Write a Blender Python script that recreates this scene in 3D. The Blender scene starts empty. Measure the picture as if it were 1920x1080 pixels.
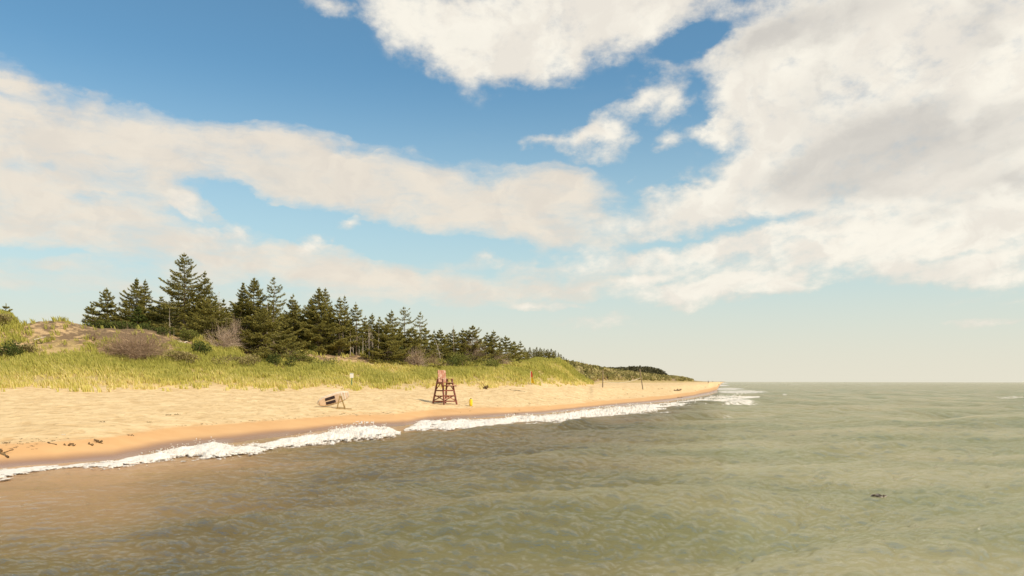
import bpy, bmesh, math, random
import numpy as np
from mathutils import Vector, Matrix, Euler
from mathutils import noise as mnoise

scene = bpy.context.scene
COL = scene.collection
F = 1507.0          # focal length in units of a 1920 px wide frame
HZ = 715.0          # horizon row of the photograph
CAM_H = 3.0
SUN_EL = math.radians(42.0)
SUN_AZ = math.radians(124.0)   # clockwise from +Y (view direction): to the right and a little behind

# ------------------------------------------------------------------ camera
cam_d = bpy.data.cameras.new('camera')
cam_d.sensor_width = 36.0
cam_d.lens = 36.0 * F / 1920.0
cam_d.shift_y = (HZ - 540.0) / 1920.0
cam_d.clip_start = 0.1
cam_d.clip_end = 30000.0
cam = bpy.data.objects.new('camera', cam_d)
cam.location = (0, 0, CAM_H)
cam.rotation_euler = (math.radians(90), math.radians(-0.08), 0)
COL.objects.link(cam)
scene.camera = cam
scene.view_settings.view_transform = 'Standard'
scene.view_settings.look = 'None'
scene.view_settings.exposure = 0.0
scene.view_settings.gamma = 1.0

# ------------------------------------------------------------------ node helpers
class NT:
    def __init__(self, tree):
        self.t = tree
        tree.nodes.clear()
    def n(self, typ, **kw):
        nd = self.t.nodes.new(typ)
        for k, v in kw.items():
            setattr(nd, k, v)
        return nd
    def link(self, a, b):
        self.t.links.new(a, b)
    def put(self, sock, v):
        if hasattr(v, 'is_output'):
            self.t.links.new(v, sock)
        elif v is not None:
            sock.default_value = v
    def math(self, op, a, b=None, c=None, clamp=False):
        nd = self.n('ShaderNodeMath', operation=op, use_clamp=clamp)
        self.put(nd.inputs[0], a)
        if b is not None: self.put(nd.inputs[1], b)
        if c is not None: self.put(nd.inputs[2], c)
        return nd.outputs[0]
    def vmath(self, op, a, b=None):
        nd = self.n('ShaderNodeVectorMath', operation=op)
        self.put(nd.inputs[0], a)
        if b is not None:
            if op == 'SCALE': self.put(nd.inputs[3], b)
            else: self.put(nd.inputs[1], b)
        return nd.outputs[0]
    def noise(self, vec, scale, detail=4.0, rough=0.5, lac=2.0, dist=0.0, col=False):
        nd = self.n('ShaderNodeTexNoise')
        self.put(nd.inputs['Vector'], vec)
        nd.inputs['Scale'].default_value = scale
        nd.inputs['Detail'].default_value = detail
        nd.inputs['Roughness'].default_value = rough
        nd.inputs['Lacunarity'].default_value = lac
        nd.inputs['Distortion'].default_value = dist
        return nd.outputs[1] if col else nd.outputs[0]
    def mapping(self, vec, loc=(0, 0, 0), rot=(0, 0, 0), scale=(1, 1, 1), typ='POINT'):
        nd = self.n('ShaderNodeMapping', vector_type=typ)
        self.put(nd.inputs['Vector'], vec)
        nd.inputs['Location'].default_value = loc
        nd.inputs['Rotation'].default_value = rot
        nd.inputs['Scale'].default_value = scale
        return nd.outputs[0]
    def ramp(self, fac, stops, interp='LINEAR'):
        nd = self.n('ShaderNodeValToRGB')
        nd.color_ramp.interpolation = interp
        el = nd.color_ramp.elements
        while len(el) > 1: el.remove(el[-1])
        el[0].position, el[0].color = stops[0][0], rgba(stops[0][1])
        for p, c in stops[1:]:
            e = el.new(p); e.color = rgba(c)
        self.put(nd.inputs[0], fac)
        return nd.outputs[0]
    def smooth(self, x, lo, hi, a=0.0, b=1.0):
        nd = self.n('ShaderNodeMapRange', interpolation_type='SMOOTHSTEP')
        self.put(nd.inputs['Value'], x)
        self.put(nd.inputs['From Min'], lo); self.put(nd.inputs['From Max'], hi)
        nd.inputs['To Min'].default_value = a; nd.inputs['To Max'].default_value = b
        return nd.outputs[0]
    def mix(self, fac, a, b, blend='MIX'):
        nd = self.n('ShaderNodeMix', data_type='RGBA', blend_type=blend)
        self.put(nd.inputs[0], fac)
        self.put(nd.inputs[6], rgba(a) if isinstance(a, tuple) else a)
        self.put(nd.inputs[7], rgba(b) if isinstance(b, tuple) else b)
        return nd.outputs[2]
    def attr(self, name, out='Fac'):
        nd = self.n('ShaderNodeAttribute', attribute_name=name)
        return nd.outputs[out]

def rgba(c):
    return (c[0], c[1], c[2], 1.0) if len(c) == 3 else tuple(c)

def s2l(r, g, b):
    f = lambda v: (v / 255.0) / 12.92 if v <= 10.3 else (((v / 255.0) + 0.055) / 1.055) ** 2.4
    return (f(r), f(g), f(b))
# ------------------------------------------------------------------ sky (world): clear air + clouds laid out by compass bearing and height
world = bpy.data.worlds.new("World")
scene.world = world
world.use_nodes = True
W = NT(world.node_tree)

def bearing(px, py):
    u = (px - 960.0) / F
    az = math.atan(u)
    el = math.atan((HZ - py) / F * math.cos(az))
    return az, el

def blob_sum(vec, blobs):
    acc = 0.0
    for (cx, cy, rx, ry, ang, w) in blobs:
        az, el = bearing(cx, cy)
        sx = (bearing(cx + 5, cy)[0] - bearing(cx - 5, cy)[0]) / 10.0
        sy = (bearing(cx, cy - 5)[1] - bearing(cx, cy + 5)[1]) / 10.0
        m = W.mapping(vec, (az, el, 0), (0, 0, -math.radians(ang)), (rx * sx, ry * sy, 1), 'TEXTURE')
        g = W.n('ShaderNodeTexGradient', gradient_type='SPHERICAL')
        W.link(m, g.inputs[0])
        acc = W.math('MULTIPLY_ADD', g.outputs['Fac'], w, acc)
    return acc

geo = W.n('ShaderNodeTexCoord').outputs['Generated']
sep = W.n('ShaderNodeSeparateXYZ'); W.link(geo, sep.inputs[0])
X, Y, Z = sep.outputs
az = W.math('ARCTAN2', X, Y)
el = W.math('ARCSINE', Z)
comb = W.n('ShaderNodeCombineXYZ'); W.link(az, comb.inputs[0]); W.link(el, comb.inputs[1])
AE = comb.outputs[0]
# position on a flat cloud deck overhead
zz = W.math('ADD', W.math('MAXIMUM', Z, 0.0), 0.10)
cp = W.n('ShaderNodeCombineXYZ')
W.link(W.math('DIVIDE', X, zz), cp.inputs[0]); W.link(W.math('DIVIDE', Y, zz), cp.inputs[1])
DECK = cp.outputs[0]
# ragged edges: warp the layout with turbulence
AEs = W.mapping(AE, scale=(1.0, 1.5, 1.0))
w1 = W.vmath('SUBTRACT', W.noise(AEs, 9.0, 5.0, 0.55, col=True), (0.5, 0.5, 0.5))
w1 = W.mapping(w1, scale=(0.10, 0.055, 0.0))
w2 = W.vmath('SUBTRACT', W.noise(AEs, 38.0, 6.0, 0.62, col=True), (0.5, 0.5, 0.5))
w2 = W.mapping(w2, scale=(0.022, 0.016, 0.0))
AEw = W.vmath('ADD', W.vmath('ADD', AE, w1), w2)

SOFT = [  # broad sheet on the left (cx, cy, rx, ry, tilt, weight) in photo pixels
 (170, 262, 260, 110, 10, 1.2), (430, 300, 330, 95, 7, 1.3), (680, 335, 290, 95, 12, 1.25), (900, 385, 280, 95, 10, 1.2),
 (1075, 400, 190, 75, 4, 1.0), (1030, 350, 150, 42, 0, .8), (-20, 240, 140, 150, 0, 1.1), (20, 330, 220, 130, 5, .9),
 (30, 157, 110, 22, 4, .5), (200, 345, 200, 70, 8, .6), (330, 382, 130, 35, 18, .7), (90, 410, 380, 90, 8, .62), (300, 452, 380, 70, 15, .70),
 (520, 490, 330, 60, 14, .8), (720, 520, 330, 55, 8, .7), (100, 500, 380, 80, 6, .45), (900, 535, 300, 45, -2, .55), (330, 575, 520, 80, 3, .35),
 (560, 455, 90, 30, 20, .4), (880, 490, 120, 16, 3, .45), (1000, 576, 75, 12, 0, .5), (1120, 607, 90, 18, 0, .3), (1090, 535, 240, 35, -8, .7),
 (90, 300, 80, 20, 5, -.75), (165, 360, 75, 24, 5, -.7), (470, 388, 170, 32, 10, -.75), (620, 425, 190, 45, 12, -.8), (790, 462, 220, 40, 8, -.6),
 (95, 470, 220, 26, 6, -.6), (60, 560, 200, 24, 4, -.4), (330, 395, 120, 20, 14, -.45), (740, 120, 330, 120, 10, -.8), (330, 90, 420, 130, 5, -1.0), (620, 200, 260, 50, 8, -.6),
]
HARD = [  # heaped clouds: top centre, the big bank on the right, small puffs
 (760, 15, 130, 85, 20, 1.0), (900, 45, 240, 130, 5, 1.4), (1060, 40, 270, 120, -8, 1.4), (1230, 20, 240, 95, -10, 1.1), (870, 130, 95, 70, 30, .7),
 (1010, 105, 160, 65, -10, .7), (612, 12, 55, 30, 0, .8),
 (1740, 130, 480, 360, -10, 2.2), (1530, 255, 260, 190, -20, 1.5), (1390, 335, 210, 75, -12, 1.0), (1610, 390, 460, 110, -4, 1.15), (1450, 70, 170, 110, -15, 1.1),
 (1900, 320, 420, 300, 0, 1.4), (1310, 112, 170, 45, -12, .75), (1390, 165, 90, 80, -30, .8), (1215, 185, 66, 26, -20, 1.05), (1266, 192, 60, 40, -40, 1.15),
 (1264, 262, 50, 26, -15, 1.05), (1332, 222, 60, 26, -30, .95), (1330, 250, 42, 22, -10, .9), (1148, 247, 66, 34, -5, 1.15), (1078, 263, 62, 28, -22, 1.1),
 (1130, 291, 84, 22, -5, .8), (1012, 273, 44, 18, -15, .75), (1140, 207, 50, 22, -30, .6), (1205, 328, 18, 10, 0, .5), (1246, 351, 26, 9, 0, .5),
 (1265, 395, 220, 60, -6, .9), (1180, 480, 270, 38, -6, .7), (1390, 462, 270, 40, -8, .75), (1620, 468, 420, 56, -2, .8), (1830, 505, 250, 38, 4, .8),
 (1300, 550, 210, 30, -1, 1.25), (1440, 533, 150, 26, 2, 1.1), (1180, 526, 110, 16, -8, .9), (1840, 608, 130, 13, -4, .7), (1010, 576, 95, 13, 0, .85), (1120, 608, 90, 18, 0, .55), (1900, 440, 200, 50, 0, .5),
 (656, 417, 34, 20, -20, 1.1), (395, 436, 40, 18, 25, .9), (452, 434, 50, 30, 25, 1.0), (585, 457, 36, 26, 10, 1.1), (900, 490, 55, 14, 5, .75), (345, 385, 60, 16, 25, .9),
 (1315, 62, 125, 34, -14, -1.0), (1470, 413, 190, 28, -6, -1.2), (1690, 388, 70, 16, -3, -.8), (1265, 447, 130, 20, -5, -.75), (1400, 475, 140, 16, -6, -.6), (1860, 452, 220, 22, -4, -.9),
 (1400, 490, 90, 16, -5, -.5), (1280, 350, 50, 12, 5, -.6), (1760, 547, 400, 28, 0, -.25), (1560, 510, 500, 60, -2, .35), (1330, 500, 420, 90, -4, .3), (1700, 432, 180, 14, -4, -.5), (1560, 452, 150, 12, -5, -.45),
]
GREY = [
 (1430, 68, 150, 75, -12, .9), (1610, 15, 260, 70, -8, .7), (1830, 48, 170, 75, -25, 1.2), (1660, 275, 340, 110, -12, 1.0), (1560, 335, 280, 75, -4, .9),
 (1830, 300, 260, 90, -15, .8), (1490, 215, 110, 90, -20, .5), (1700, 215, 200, 60, -25, .5), (1900, 345, 160, 40, -5, .7), (1620, 120, 130, 60, -30, .4),
 (1000, 60, 240, 60, -10, .25), (600, 330, 500, 60, 8, .3), (1340, 300, 90, 40, -20, .3), (250, 560, 600, 120, 0, .5), (1750, 150, 90, 50, -30, -.4), (1890, 130, 140, 90, -30, -.5),
]
soft = blob_sum(AEw, SOFT)
hard = blob_sum(AEw, HARD)
n_lo = W.noise(W.mapping(DECK, rot=(0, 0, 0.5), scale=(1.0, 1.0, 1.0)), 0.9, 6.0, 0.55)
n_hi = W.noise(W.mapping(DECK, rot=(0, 0, -0.12), scale=(1.0, 0.33, 1.0)), 4.2, 9.0, 0.60, dist=0.2)
n_ae = W.noise(AEs, 22.0, 8.0, 0.62)
n_st = W.noise(W.mapping(AE, rot=(0, 0, 0.14), scale=(1.0, 4.2, 1.0)), 6.5, 7.0, 0.56, dist=0.25)
def add_noise(base, nz, k):
    return W.math('MULTIPLY_ADD', W.math('SUBTRACT', nz, 0.5), k, base)
soft_c = W.math('MINIMUM', soft, 1.0)
hard_c = W.math('MINIMUM', hard, 1.25)
wisp = W.noise(W.mapping(AEw, rot=(0, 0, 0.22), scale=(1.0, 3.0, 1.0)), 15.0, 9.0, 0.62, dist=0.25)
s_f = add_noise(soft_c, n_st, 1.9)
s_f = add_noise(s_f, wisp, 1.35)
s_f = add_noise(s_f, n_hi, 0.5)
h_f = add_noise(hard_c, n_ae, 1.5)
h_f = add_noise(h_f, W.noise(AEs, 60.0, 7.0, 0.62), 0.8)
h_f = add_noise(h_f, n_hi, 1.7)
d_soft = W.math('POWER', W.smooth(s_f, -0.05, 1.15), 0.85)
d_hard = W.math('POWER', W.smooth(h_f, -0.02, 1.30), 0.9)
d_soft = W.math('MULTIPLY', d_soft, W.smooth(soft, -0.02, 0.22))
d_hard = W.math('MULTIPLY', d_hard, W.smooth(hard, -0.02, 0.26))
# outside the framed part of the sky: scattered cloud of the same kind
behind = W.smooth(Y, 0.55, 0.15)
d_rest = W.math('MULTIPLY', W.smooth(W.math('ADD', n_lo, W.math('MULTIPLY', W.math('SUBTRACT', n_hi, 0.5), 0.25)), 0.40, 0.60), 0.85)
dens = W.math('SUBTRACT', 1.0, W.math('MULTIPLY', W.math('SUBTRACT', 1.0, W.math('MULTIPLY', d_soft, 0.94)), W.math('SUBTRACT', 1.0, W.math('MULTIPLY', d_hard, 0.97))))
mixd = W.n('ShaderNodeMix', data_type='FLOAT')
W.link(behind, mixd.inputs[0]); W.link(dens, mixd.inputs[2]); W.link(d_rest, mixd.inputs[3])
dens = mixd.outputs[0]
grey = blob_sum(AEw, GREY)
gn = W.noise(W.mapping(DECK, rot=(0, 0, -0.12), scale=(1.0, 0.42, 1.0)), 2.6, 7.0, 0.55, dist=0.3)
billow = W.noise(AEw, 15.0, 8.0, 0.60, dist=0.5)
grey = add_noise(W.math('MINIMUM', grey, 1.0), gn, 2.4)
grey = W.smooth(add_noise(grey, billow, 1.7), 0.06, 1.32)
sky = W.n('ShaderNodeTexSky', sky_type='NISHITA', sun_disc=False)
sky.sun_elevation = SUN_EL
sky.sun_rotation = SUN_AZ
sky.altitude = 0.0
sky.air_density = 1.0
sky.dust_density = 1.2
sky.ozone_density = 1.5
clear = W.mix(1.0, sky.outputs[0], (0.94, 1.38, 1.40), 'MULTIPLY')
STR = 0.1
# pale then warm sea haze low over the horizon
hz1 = W.smooth(el, 0.38, 0.07)
clear = W.mix(W.math('MULTIPLY', hz1, 0.74), clear, tuple(c / STR for c in s2l(204, 225, 223)))
hz = W.math('POWER', W.smooth(el, 0.19, -0.01), 1.25)
clear = W.mix(W.math('MULTIPLY', hz, 0.95), clear, tuple(c / STR for c in s2l(232, 226, 207)))
shade = W.smooth(add_noise(billow, gn, 0.6), 0.34, 0.64)
lit_s = W.mix(shade, tuple(c / STR for c in s2l(230, 220, 206)), tuple(c / STR for c in s2l(242, 231, 214)))
lit_h = W.mix(shade, tuple(c / STR for c in s2l(238, 231, 219)), tuple(c / STR for c in s2l(255, 249, 235)))
lit = W.mix(d_hard, lit_s, lit_h)
cl = W.mix(grey, lit, tuple(c / STR for c in s2l(211, 206, 198)))
final = W.mix(dens, clear, cl)
bg = W.n('ShaderNodeBackground'); W.link(final, bg.inputs[0]); bg.inputs[1].default_value = STR
wo = W.n('ShaderNodeOutputWorld'); W.link(bg.outputs[0], wo.inputs[0])
world.cycles.sampling_method = 'MANUAL'
world.cycles.sample_map_resolution = 1024

# ------------------------------------------------------------------ sun
sd = bpy.data.lights.new('sun', 'SUN')
sd.energy = 4.3
sd.angle = math.radians(0.6)
sd.color = (1.0, 0.915, 0.79)
sun = bpy.data.objects.new('sun', sd)
sdir = Vector((math.sin(SUN_AZ) * math.cos(SUN_EL), math.cos(SUN_AZ) * math.cos(SUN_EL), math.sin(SUN_EL)))
sun.rotation_euler = sdir.to_track_quat('Z', 'Y').to_euler()
sun.location = (60, 20, 60)
COL.objects.link(sun)
# ------------------------------------------------------------------ numeric helpers
_rng = np.random.RandomState(7)
_perm = _rng.permutation(512).astype(np.int64)
_gx = np.cos(np.linspace(0, 2 * np.pi, 512, endpoint=False)); _gy = np.sin(np.linspace(0, 2 * np.pi, 512, endpoint=False))
def _h(ix, iy): return _perm[(_perm[ix & 511] + iy) & 511]
def perlin(x, y):
    x = np.asarray(x, float); y = np.asarray(y, float)
    ix = np.floor(x).astype(np.int64); iy = np.floor(y).astype(np.int64)
    fx = x - ix; fy = y - iy
    u = fx * fx * fx * (fx * (fx * 6 - 15) + 10); v = fy * fy * fy * (fy * (fy * 6 - 15) + 10)
    def g(a, b):
        h = _h(ix + a, iy + b); return _gx[h] * (fx - a) + _gy[h] * (fy - b)
    return ((g(0, 0) * (1 - u) + g(1, 0) * u) * (1 - v) + (g(0, 1) * (1 - u) + g(1, 1) * u) * v) * 1.4
def fbm(x, y, octv=4, rough=0.5):
    a, s, f = 0.0, 1.0, 1.0
    for k in range(octv):
        a = a + s * perlin(np.asarray(x) * f + 17.3 * k, np.asarray(y) * f - 9.1 * k); s *= rough; f *= 2.03
    return a
def sstep(x, a, b):
    t = np.clip((np.asarray(x, float) - a) / (b - a), 0, 1); return t * t * (3 - 2 * t)
def pchip(xk, yk, x):
    h = np.diff(xk); d = np.diff(yk) / h
    m = np.zeros_like(yk)
    for i in range(1, len(xk) - 1):
        if d[i - 1] * d[i] > 0:
            w1 = 2 * h[i] + h[i - 1]; w2 = h[i] + 2 * h[i - 1]
            m[i] = (w1 + w2) / (w1 / d[i - 1] + w2 / d[i])
    m[0] = d[0]; m[-1] = d[-1]
    i = np.clip(np.searchsorted(xk, x) - 1, 0, len(xk) - 2)
    t = np.clip((x - xk[i]) / h[i], 0, 1)
    return ((1 + 2 * t) * (1 - t) ** 2 * yk[i] + t * (1 - t) ** 2 * h[i] * m[i] + t * t * (3 - 2 * t) * yk[i + 1] + t * t * (t - 1) * h[i] * m[i + 1])

# ------------------------------------------------------------------ lie of the land: bearing (photo column) -> distance and height of each feature
def zof(py, D): return CAM_H - (py - HZ) * D / F
SHORE = [(-900, 15), (-700, 17.5), (-300, 22.5), (0, 27.4), (73, 28.6), (213, 30.3), (340, 36.4), (440, 39.0), (540, 44.0), (640, 50.6), (700, 53), (760, 54), (800, 60), (860, 63.5), (920, 67), (1020, 74.5),
         (1120, 91), (1200, 107), (1257, 124), (1300, 150), (1330, 185), (1344, 230), (1347, 330), (1350, 600), (1353, 1200), (1356, 2500), (1362, 9000)]
WETD = [(-900, 18), (-700, 20), (-300, 26), (0, 31.0), (100, 32.0), (207, 35.0), (300, 41), (417, 46), (540, 51.5), (633, 56.5), (740, 60.5), (813, 70.5), (940, 76), (1020, 84), (1073, 92), (1207, 131), (1257, 155), (1300, 205), (1330, 300), (1344, 420), (1350, 900), (1356, 3000), (1362, 9500)]
WETZ = [(0, .58), (940, .55), (1073, .42), (1207, .4), (1330, .35), (1362, .3)]
GRD = [(-900, 45), (-700, 52), (-300, 62), (0, 70), (340, 80), (620, 88), (830, 100), (1000, 118), (1080, 142), (1107, 154), (1132, 255), (1200, 330), (1280, 430), (1305, 520), (1330, 700), (1350, 1100), (1356, 3300), (1362, 9900)]
GRP = [(-900, 728), (0, 727), (167, 729), (380, 727), (600, 728), (720, 730), (820, 725), (887, 726), (990, 722), (1107, 721), (1132, 718), (1200, 717.5), (1280, 717), (1330, 715.6), (1362, 715.6)]
TOD = [(-900, 55), (-700, 62), (0, 80), (340, 90), (620, 102), (830, 118), (1000, 135), (1045, 145), (1085, 156), (1105, 160), (1132, 272), (1200, 350), (1280, 450), (1305, 550), (1330, 720), (1350, 1150), (1356, 3400), (1362, 10000)]
TOP_ = [(-900, 670), (0, 683), (150, 680), (340, 683), (480, 690), (620, 690), (760, 692), (830, 694), (920, 690), (1000, 696), (1045, 697), (1085, 712), (1105, 719), (1132, 715), (1200, 714), (1280, 715), (1330, 715.3), (1362, 715.5)]
CRD = [(-900, 68), (-700, 74), (0, 92), (200, 97), (340, 100), (620, 112), (830, 128), (1000, 160), (1045, 172), (1060, 175), (1105, 167), (1132, 288), (1200, 380), (1280, 480), (1305, 580), (1330, 740), (1350, 1200), (1356, 3500), (1362, 10500)]
CRP = [(-900, 560), (0, 587), (20, 591), (36, 611), (60, 604), (105, 601), (150, 612), (200, 617), (260, 620), (330, 632), (400, 643), (480, 656), (560, 662), (620, 666), (700, 667), (760, 672), (830, 680), (900, 681), (950, 679), (1000, 677), (1045, 676), (1060, 683), (1085, 702), (1105, 717), (1132, 705), (1200, 706), (1280, 711), (1305, 714), (1330, 714.8), (1362, 715.4)]
BKD = [(-900, 95), (0, 118), (340, 128), (830, 160), (1000, 190), (1045, 200), (1105, 205), (1132, 308), (1200, 400), (1280, 500), (1305, 600), (1330, 760), (1350, 1300), (1356, 3600), (1362, 11000)]
BKZ = [(-900, 9), (0, 9.6), (340, 8.2), (620, 6.8), (830, 6.2), (1000, 6.8), (1045, 7), (1060, 5.2), (1085, 3.6), (1105, 2.8), (1132, 6), (1200, 5.9), (1280, 4.8), (1305, 3.4), (1330, 2.8), (1350, 1.6), (1362, 1.0)]
RGD = [(-900, 300), (0, 260), (830, 260), (1000, 280), (1060, 285), (1105, 320), (1132, 350), (1200, 450), (1280, 560), (1305, 640), (1330, 800), (1350, 1400), (1356, 3800), (1362, 11500)]
RGZ = [(-900, 9), (340, 8.5), (830, 8.5), (1000, 9.2), (1060, 9.4), (1085, 9.2), (1105, 8.6), (1132, 8.2), (1200, 7.3), (1280, 5.6), (1305, 3.5), (1330, 2.9), (1350, 1.6), (1362, 1.0)]
BMD = [(1000, 100), (1075, 128), (1107, 148), (1132, 158), (1200, 195), (1257, 235), (1280, 265), (1305, 330), (1330, 430), (1350, 980), (1356, 3100), (1362, 9700)]
BMZ = [(1000, 1.5), (1075, 1.7), (1107, 2.15), (1132, 2.2), (1200, 2.0), (1280, 2.0), (1330, 2.0), (1350, 1.2), (1362, .8)]
def _ip(tab, px):
    t = np.array(tab, float); return np.interp(px, t[:, 0], t[:, 1])
def knots(px):
    """distances, heights of the features along one bearing"""
    sh = _ip(SHORE, px); wd = _ip(WETD, px)
    gd = _ip(GRD, px); td = _ip(TOD, px); cd = _ip(CRD, px); bd = _ip(BKD, px); rd = _ip(RGD, px)
    gz = zof(_ip(GRP, px), gd); wz = _ip(WETZ, px)
    w = float(sstep(px, 1075, 1110)); mz = .5 * (gz + wz) * (1 - w) + w * _ip(BMZ, px); md = .5 * (gd + wd) * (1 - w) + w * _ip(BMD, px)
    off = min(max(sh * 0.62, sh - 12.0), sh - 0.5)
    dk = [2.0, off * 0.60, off, sh, wd, md, gd, td, cd, bd, rd, max(rd * 1.5, 20000)]
    zk = [-2.6, -1.5, -0.60, 0.0, wz, mz, gz, zof(_ip(TOP_, px), td), zof(_ip(CRP, px), cd), _ip(BKZ, px), _ip(RGZ, px), 3.0]
    for i in range(1, len(dk)):
        if dk[i] <= dk[i - 1] + 0.3: dk[i] = dk[i - 1] + 0.3
    if px >= 1362:
        zk = [-3.2, -3.5, -4, -4, -4, -4, -4, -4, -4, -4, -4, -4]
    return np.array(dk), np.array(zk)
ZK = np.array([-3, -2, -1, 0, 1, 1.5, 2, 3, 4, 5, 6, 7], float)
def relief(x, y, zone):
    """lumps of sand, hollows and ragged dune faces"""
    dry = sstep(zone, 0.75, 1.3)
    a = dry * (0.035 * fbm(x * 1.1, y * 1.1, 3) + 0.055 * fbm(x * 0.22, y * 0.22, 2))
    a = a + 0.02 * sstep(zone, 0.2, 0.6) * fbm(x * 0.35, y * 0.35, 2)
    dune = sstep(zone, 2.2, 3.2) * (1 - sstep(zone, 5.5, 6.8))
    a = a + dune * (0.30 * fbm(x * 0.20, y * 0.20, 3) + 0.12 * fbm(x * 0.8, y * 0.8, 2))
    return a
def land(px, D):
    """height and zone number on one bearing for an array of distances"""
    D = np.asarray(D, float)
    dk, zk = knots(px)
    z = pchip(dk, zk, np.minimum(D, dk[-1] - 1)); zone = np.interp(D, dk, ZK)
    x = (px - 960.0) / F * D
    if px < 1362: z = z + relief(x, D, zone)
    else: zone = np.full_like(zone, -2.5)
    return z, zone
def ground(px, D):
    z, _ = land(px, np.array([D])); return float(z[0])
def spot(px, D):
    return Vector(((px - 960.0) / F * D, D, ground(px, D)))
def hit(px, py, lo=None, hi=None):
    """where the line of sight through a photo pixel meets the land"""
    dk, _ = knots(px)
    ds = np.linspace(lo or dk[3] * 0.98, hi or min(dk[10], 900), 3000)
    z, _ = land(px, ds)
    ray = zof(py, ds)
    k = np.argmax(z >= ray) if np.any(z >= ray) else len(ds) - 1
    return Vector(((px - 960.0) / F * ds[k], ds[k], float(z[k])))

def grid_mesh(name, P, attrs, mask=None, smooth=True):
    """P: (rows, cols, 3) array -> mesh; attrs: name -> (rows, cols)"""
    nr, nc = P.shape[:2]
    me = bpy.data.meshes.new(name)
    v = P.reshape(-1, 3).astype(np.float32)
    i = np.arange(nr * nc).reshape(nr, nc)
    q = np.stack([i[:-1, :-1], i[:-1, 1:], i[1:, 1:], i[1:, :-1]], -1)
    q = q[mask] if mask is not None else q.reshape(-1, 4)
    if mask is not None:
        used = np.unique(q); remap = np.full(nr * nc, -1); remap[used] = np.arange(len(used)); q = remap[q]; v = v[used]
        attrs = {k: a.reshape(-1)[used] for k, a in attrs.items()}
    raw_mesh(me, v, q, attrs, smooth)
    return me
def raw_mesh(me, v, faces, attrs=None, smooth=False):
    n = faces.shape[1]
    me.vertices.add(len(v)); me.vertices.foreach_set('co', np.ascontiguousarray(v, np.float32).ravel())
    me.loops.add(faces.size); me.loops.foreach_set('vertex_index', np.ascontiguousarray(faces, np.int32).ravel())
    me.polygons.add(len(faces)); me.polygons.foreach_set('loop_start', np.arange(0, faces.size, n, dtype=np.int32))
    me.update(calc_edges=True)
    me.polygons.foreach_set('use_smooth', np.full(len(faces), smooth, dtype=bool))
    for k, a in (attrs or {}).items():
        at = me.attributes.new(k, 'FLOAT', 'POINT'); at.data.foreach_set('value', np.ascontiguousarray(a, np.float32).ravel())
    me.validate()
    return me
def link(name, me, mat=None, parent=None, loc=None):
    if not isinstance(me, bpy.types.Mesh):
        bm = me; me = bpy.data.meshes.new(name); bm.to_mesh(me); bm.free()
    me.name = name
    if mat: 
        me.materials.clear(); me.materials.append(mat)
    o = bpy.data.objects.new(name, me); COL.objects.link(o)
    if parent: o.parent = parent
    if loc is not None: o.location = loc
    return o
def tag(o, label=None, cat=None, group=None, kind=None):
    if label: o['label'] = label
    if cat: o['category'] = cat
    if group: o['group'] = group
    if kind: o['kind'] = kind
    return o
def thing(name, label, cat, loc=(0, 0, 0), rz=0.0, group=None):
    o = bpy.data.objects.new(name, None); COL.objects.link(o)
    o.empty_display_size = 0.3
    o.location = loc; o.rotation_euler = (0, 0, rz)
    return tag(o, label, cat, group)
def copy_tree(o, parent=None):
    c = o.copy(); COL.objects.link(c); c.parent = parent
    for ch in list(o.children): copy_tree(ch, c)
    return c
def new_mat(name):
    m = bpy.data.materials.new(name); m.use_nodes = True
    return m, NT(m.node_tree)
def finish(N, bsdf):
    out = N.n('ShaderNodeOutputMaterial'); N.link(bsdf, out.inputs['Surface']); return out
def principled(N, base, rough=0.8, spec=0.3, normal=None, **kw):
    b = N.n('ShaderNodeBsdfPrincipled')
    N.put(b.inputs['Base Color'], rgba(base) if isinstance(base, tuple) else base)
    N.put(b.inputs['Roughness'], rough); N.put(b.inputs['Specular IOR Level'], spec)
    if normal is not None: N.link(normal, b.inputs['Normal'])
    for k, v in kw.items(): N.put(b.inputs[k.replace('_', ' ')], v)
    return b.outputs[0]
def bump(N, h, strength, dist, prev=None):
    b = N.n('ShaderNodeBump'); b.inputs['Strength'].default_value = strength; b.inputs['Distance'].default_value = dist
    N.link(h, b.inputs['Height'])
    if prev is not None: N.link(prev, b.inputs['Normal'])
    return b.outputs[0]

# ------------------------------------------------------------------ the ground: one sheet, seabed to dune tops
PXC = np.unique(np.concatenate([np.linspace(-900, -60, 60), np.arange(-60, 1364, 3.0), np.array([1340, 1343, 1345, 1348, 1349, 1351, 1352, 1355, 1358, 1361, 1362]), np.linspace(1370, 2900, 40)]))
DR = np.unique(np.concatenate([np.linspace(3, 24, 25), np.arange(24, 75, 0.22), np.arange(75, 180, 0.45), np.arange(180, 420, 1.6), np.geomspace(420, 14000, 110)]))
GP = np.zeros((len(DR), len(PXC), 3)); GZ = np.zeros((len(DR), len(PXC)))
for j, px in enumerate(PXC):
    z, zn = land(px, DR)
    GP[:, j, 0] = (px - 960.0) / F * DR; GP[:, j, 1] = DR; GP[:, j, 2] = z; GZ[:, j] = zn
_px = PXC[None, :]
PEAT = sstep(_px, 125, 175) * (1 - sstep(_px, 300, 345)) * sstep(GZ, 3.40, 3.62) * (1 - sstep(GZ, 4.05, 4.2)) + 0.9 * sstep(_px, 540, 580) * (1 - sstep(_px, 760, 800)) * sstep(GZ, 3.66, 3.76) * (1 - sstep(GZ, 3.9, 4.0))
sand_mat, N = new_mat('sand_and_dune_soil')
pos = N.n('ShaderNodeNewGeometry').outputs['Position']
zone0 = N.attr('zone')
n_big = N.noise(N.mapping(pos, scale=(0.12, 0.12, 0.12)), 1.0, 4.0, 0.55)
n_med = N.noise(pos, 0.55, 5.0, 0.6)
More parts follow.
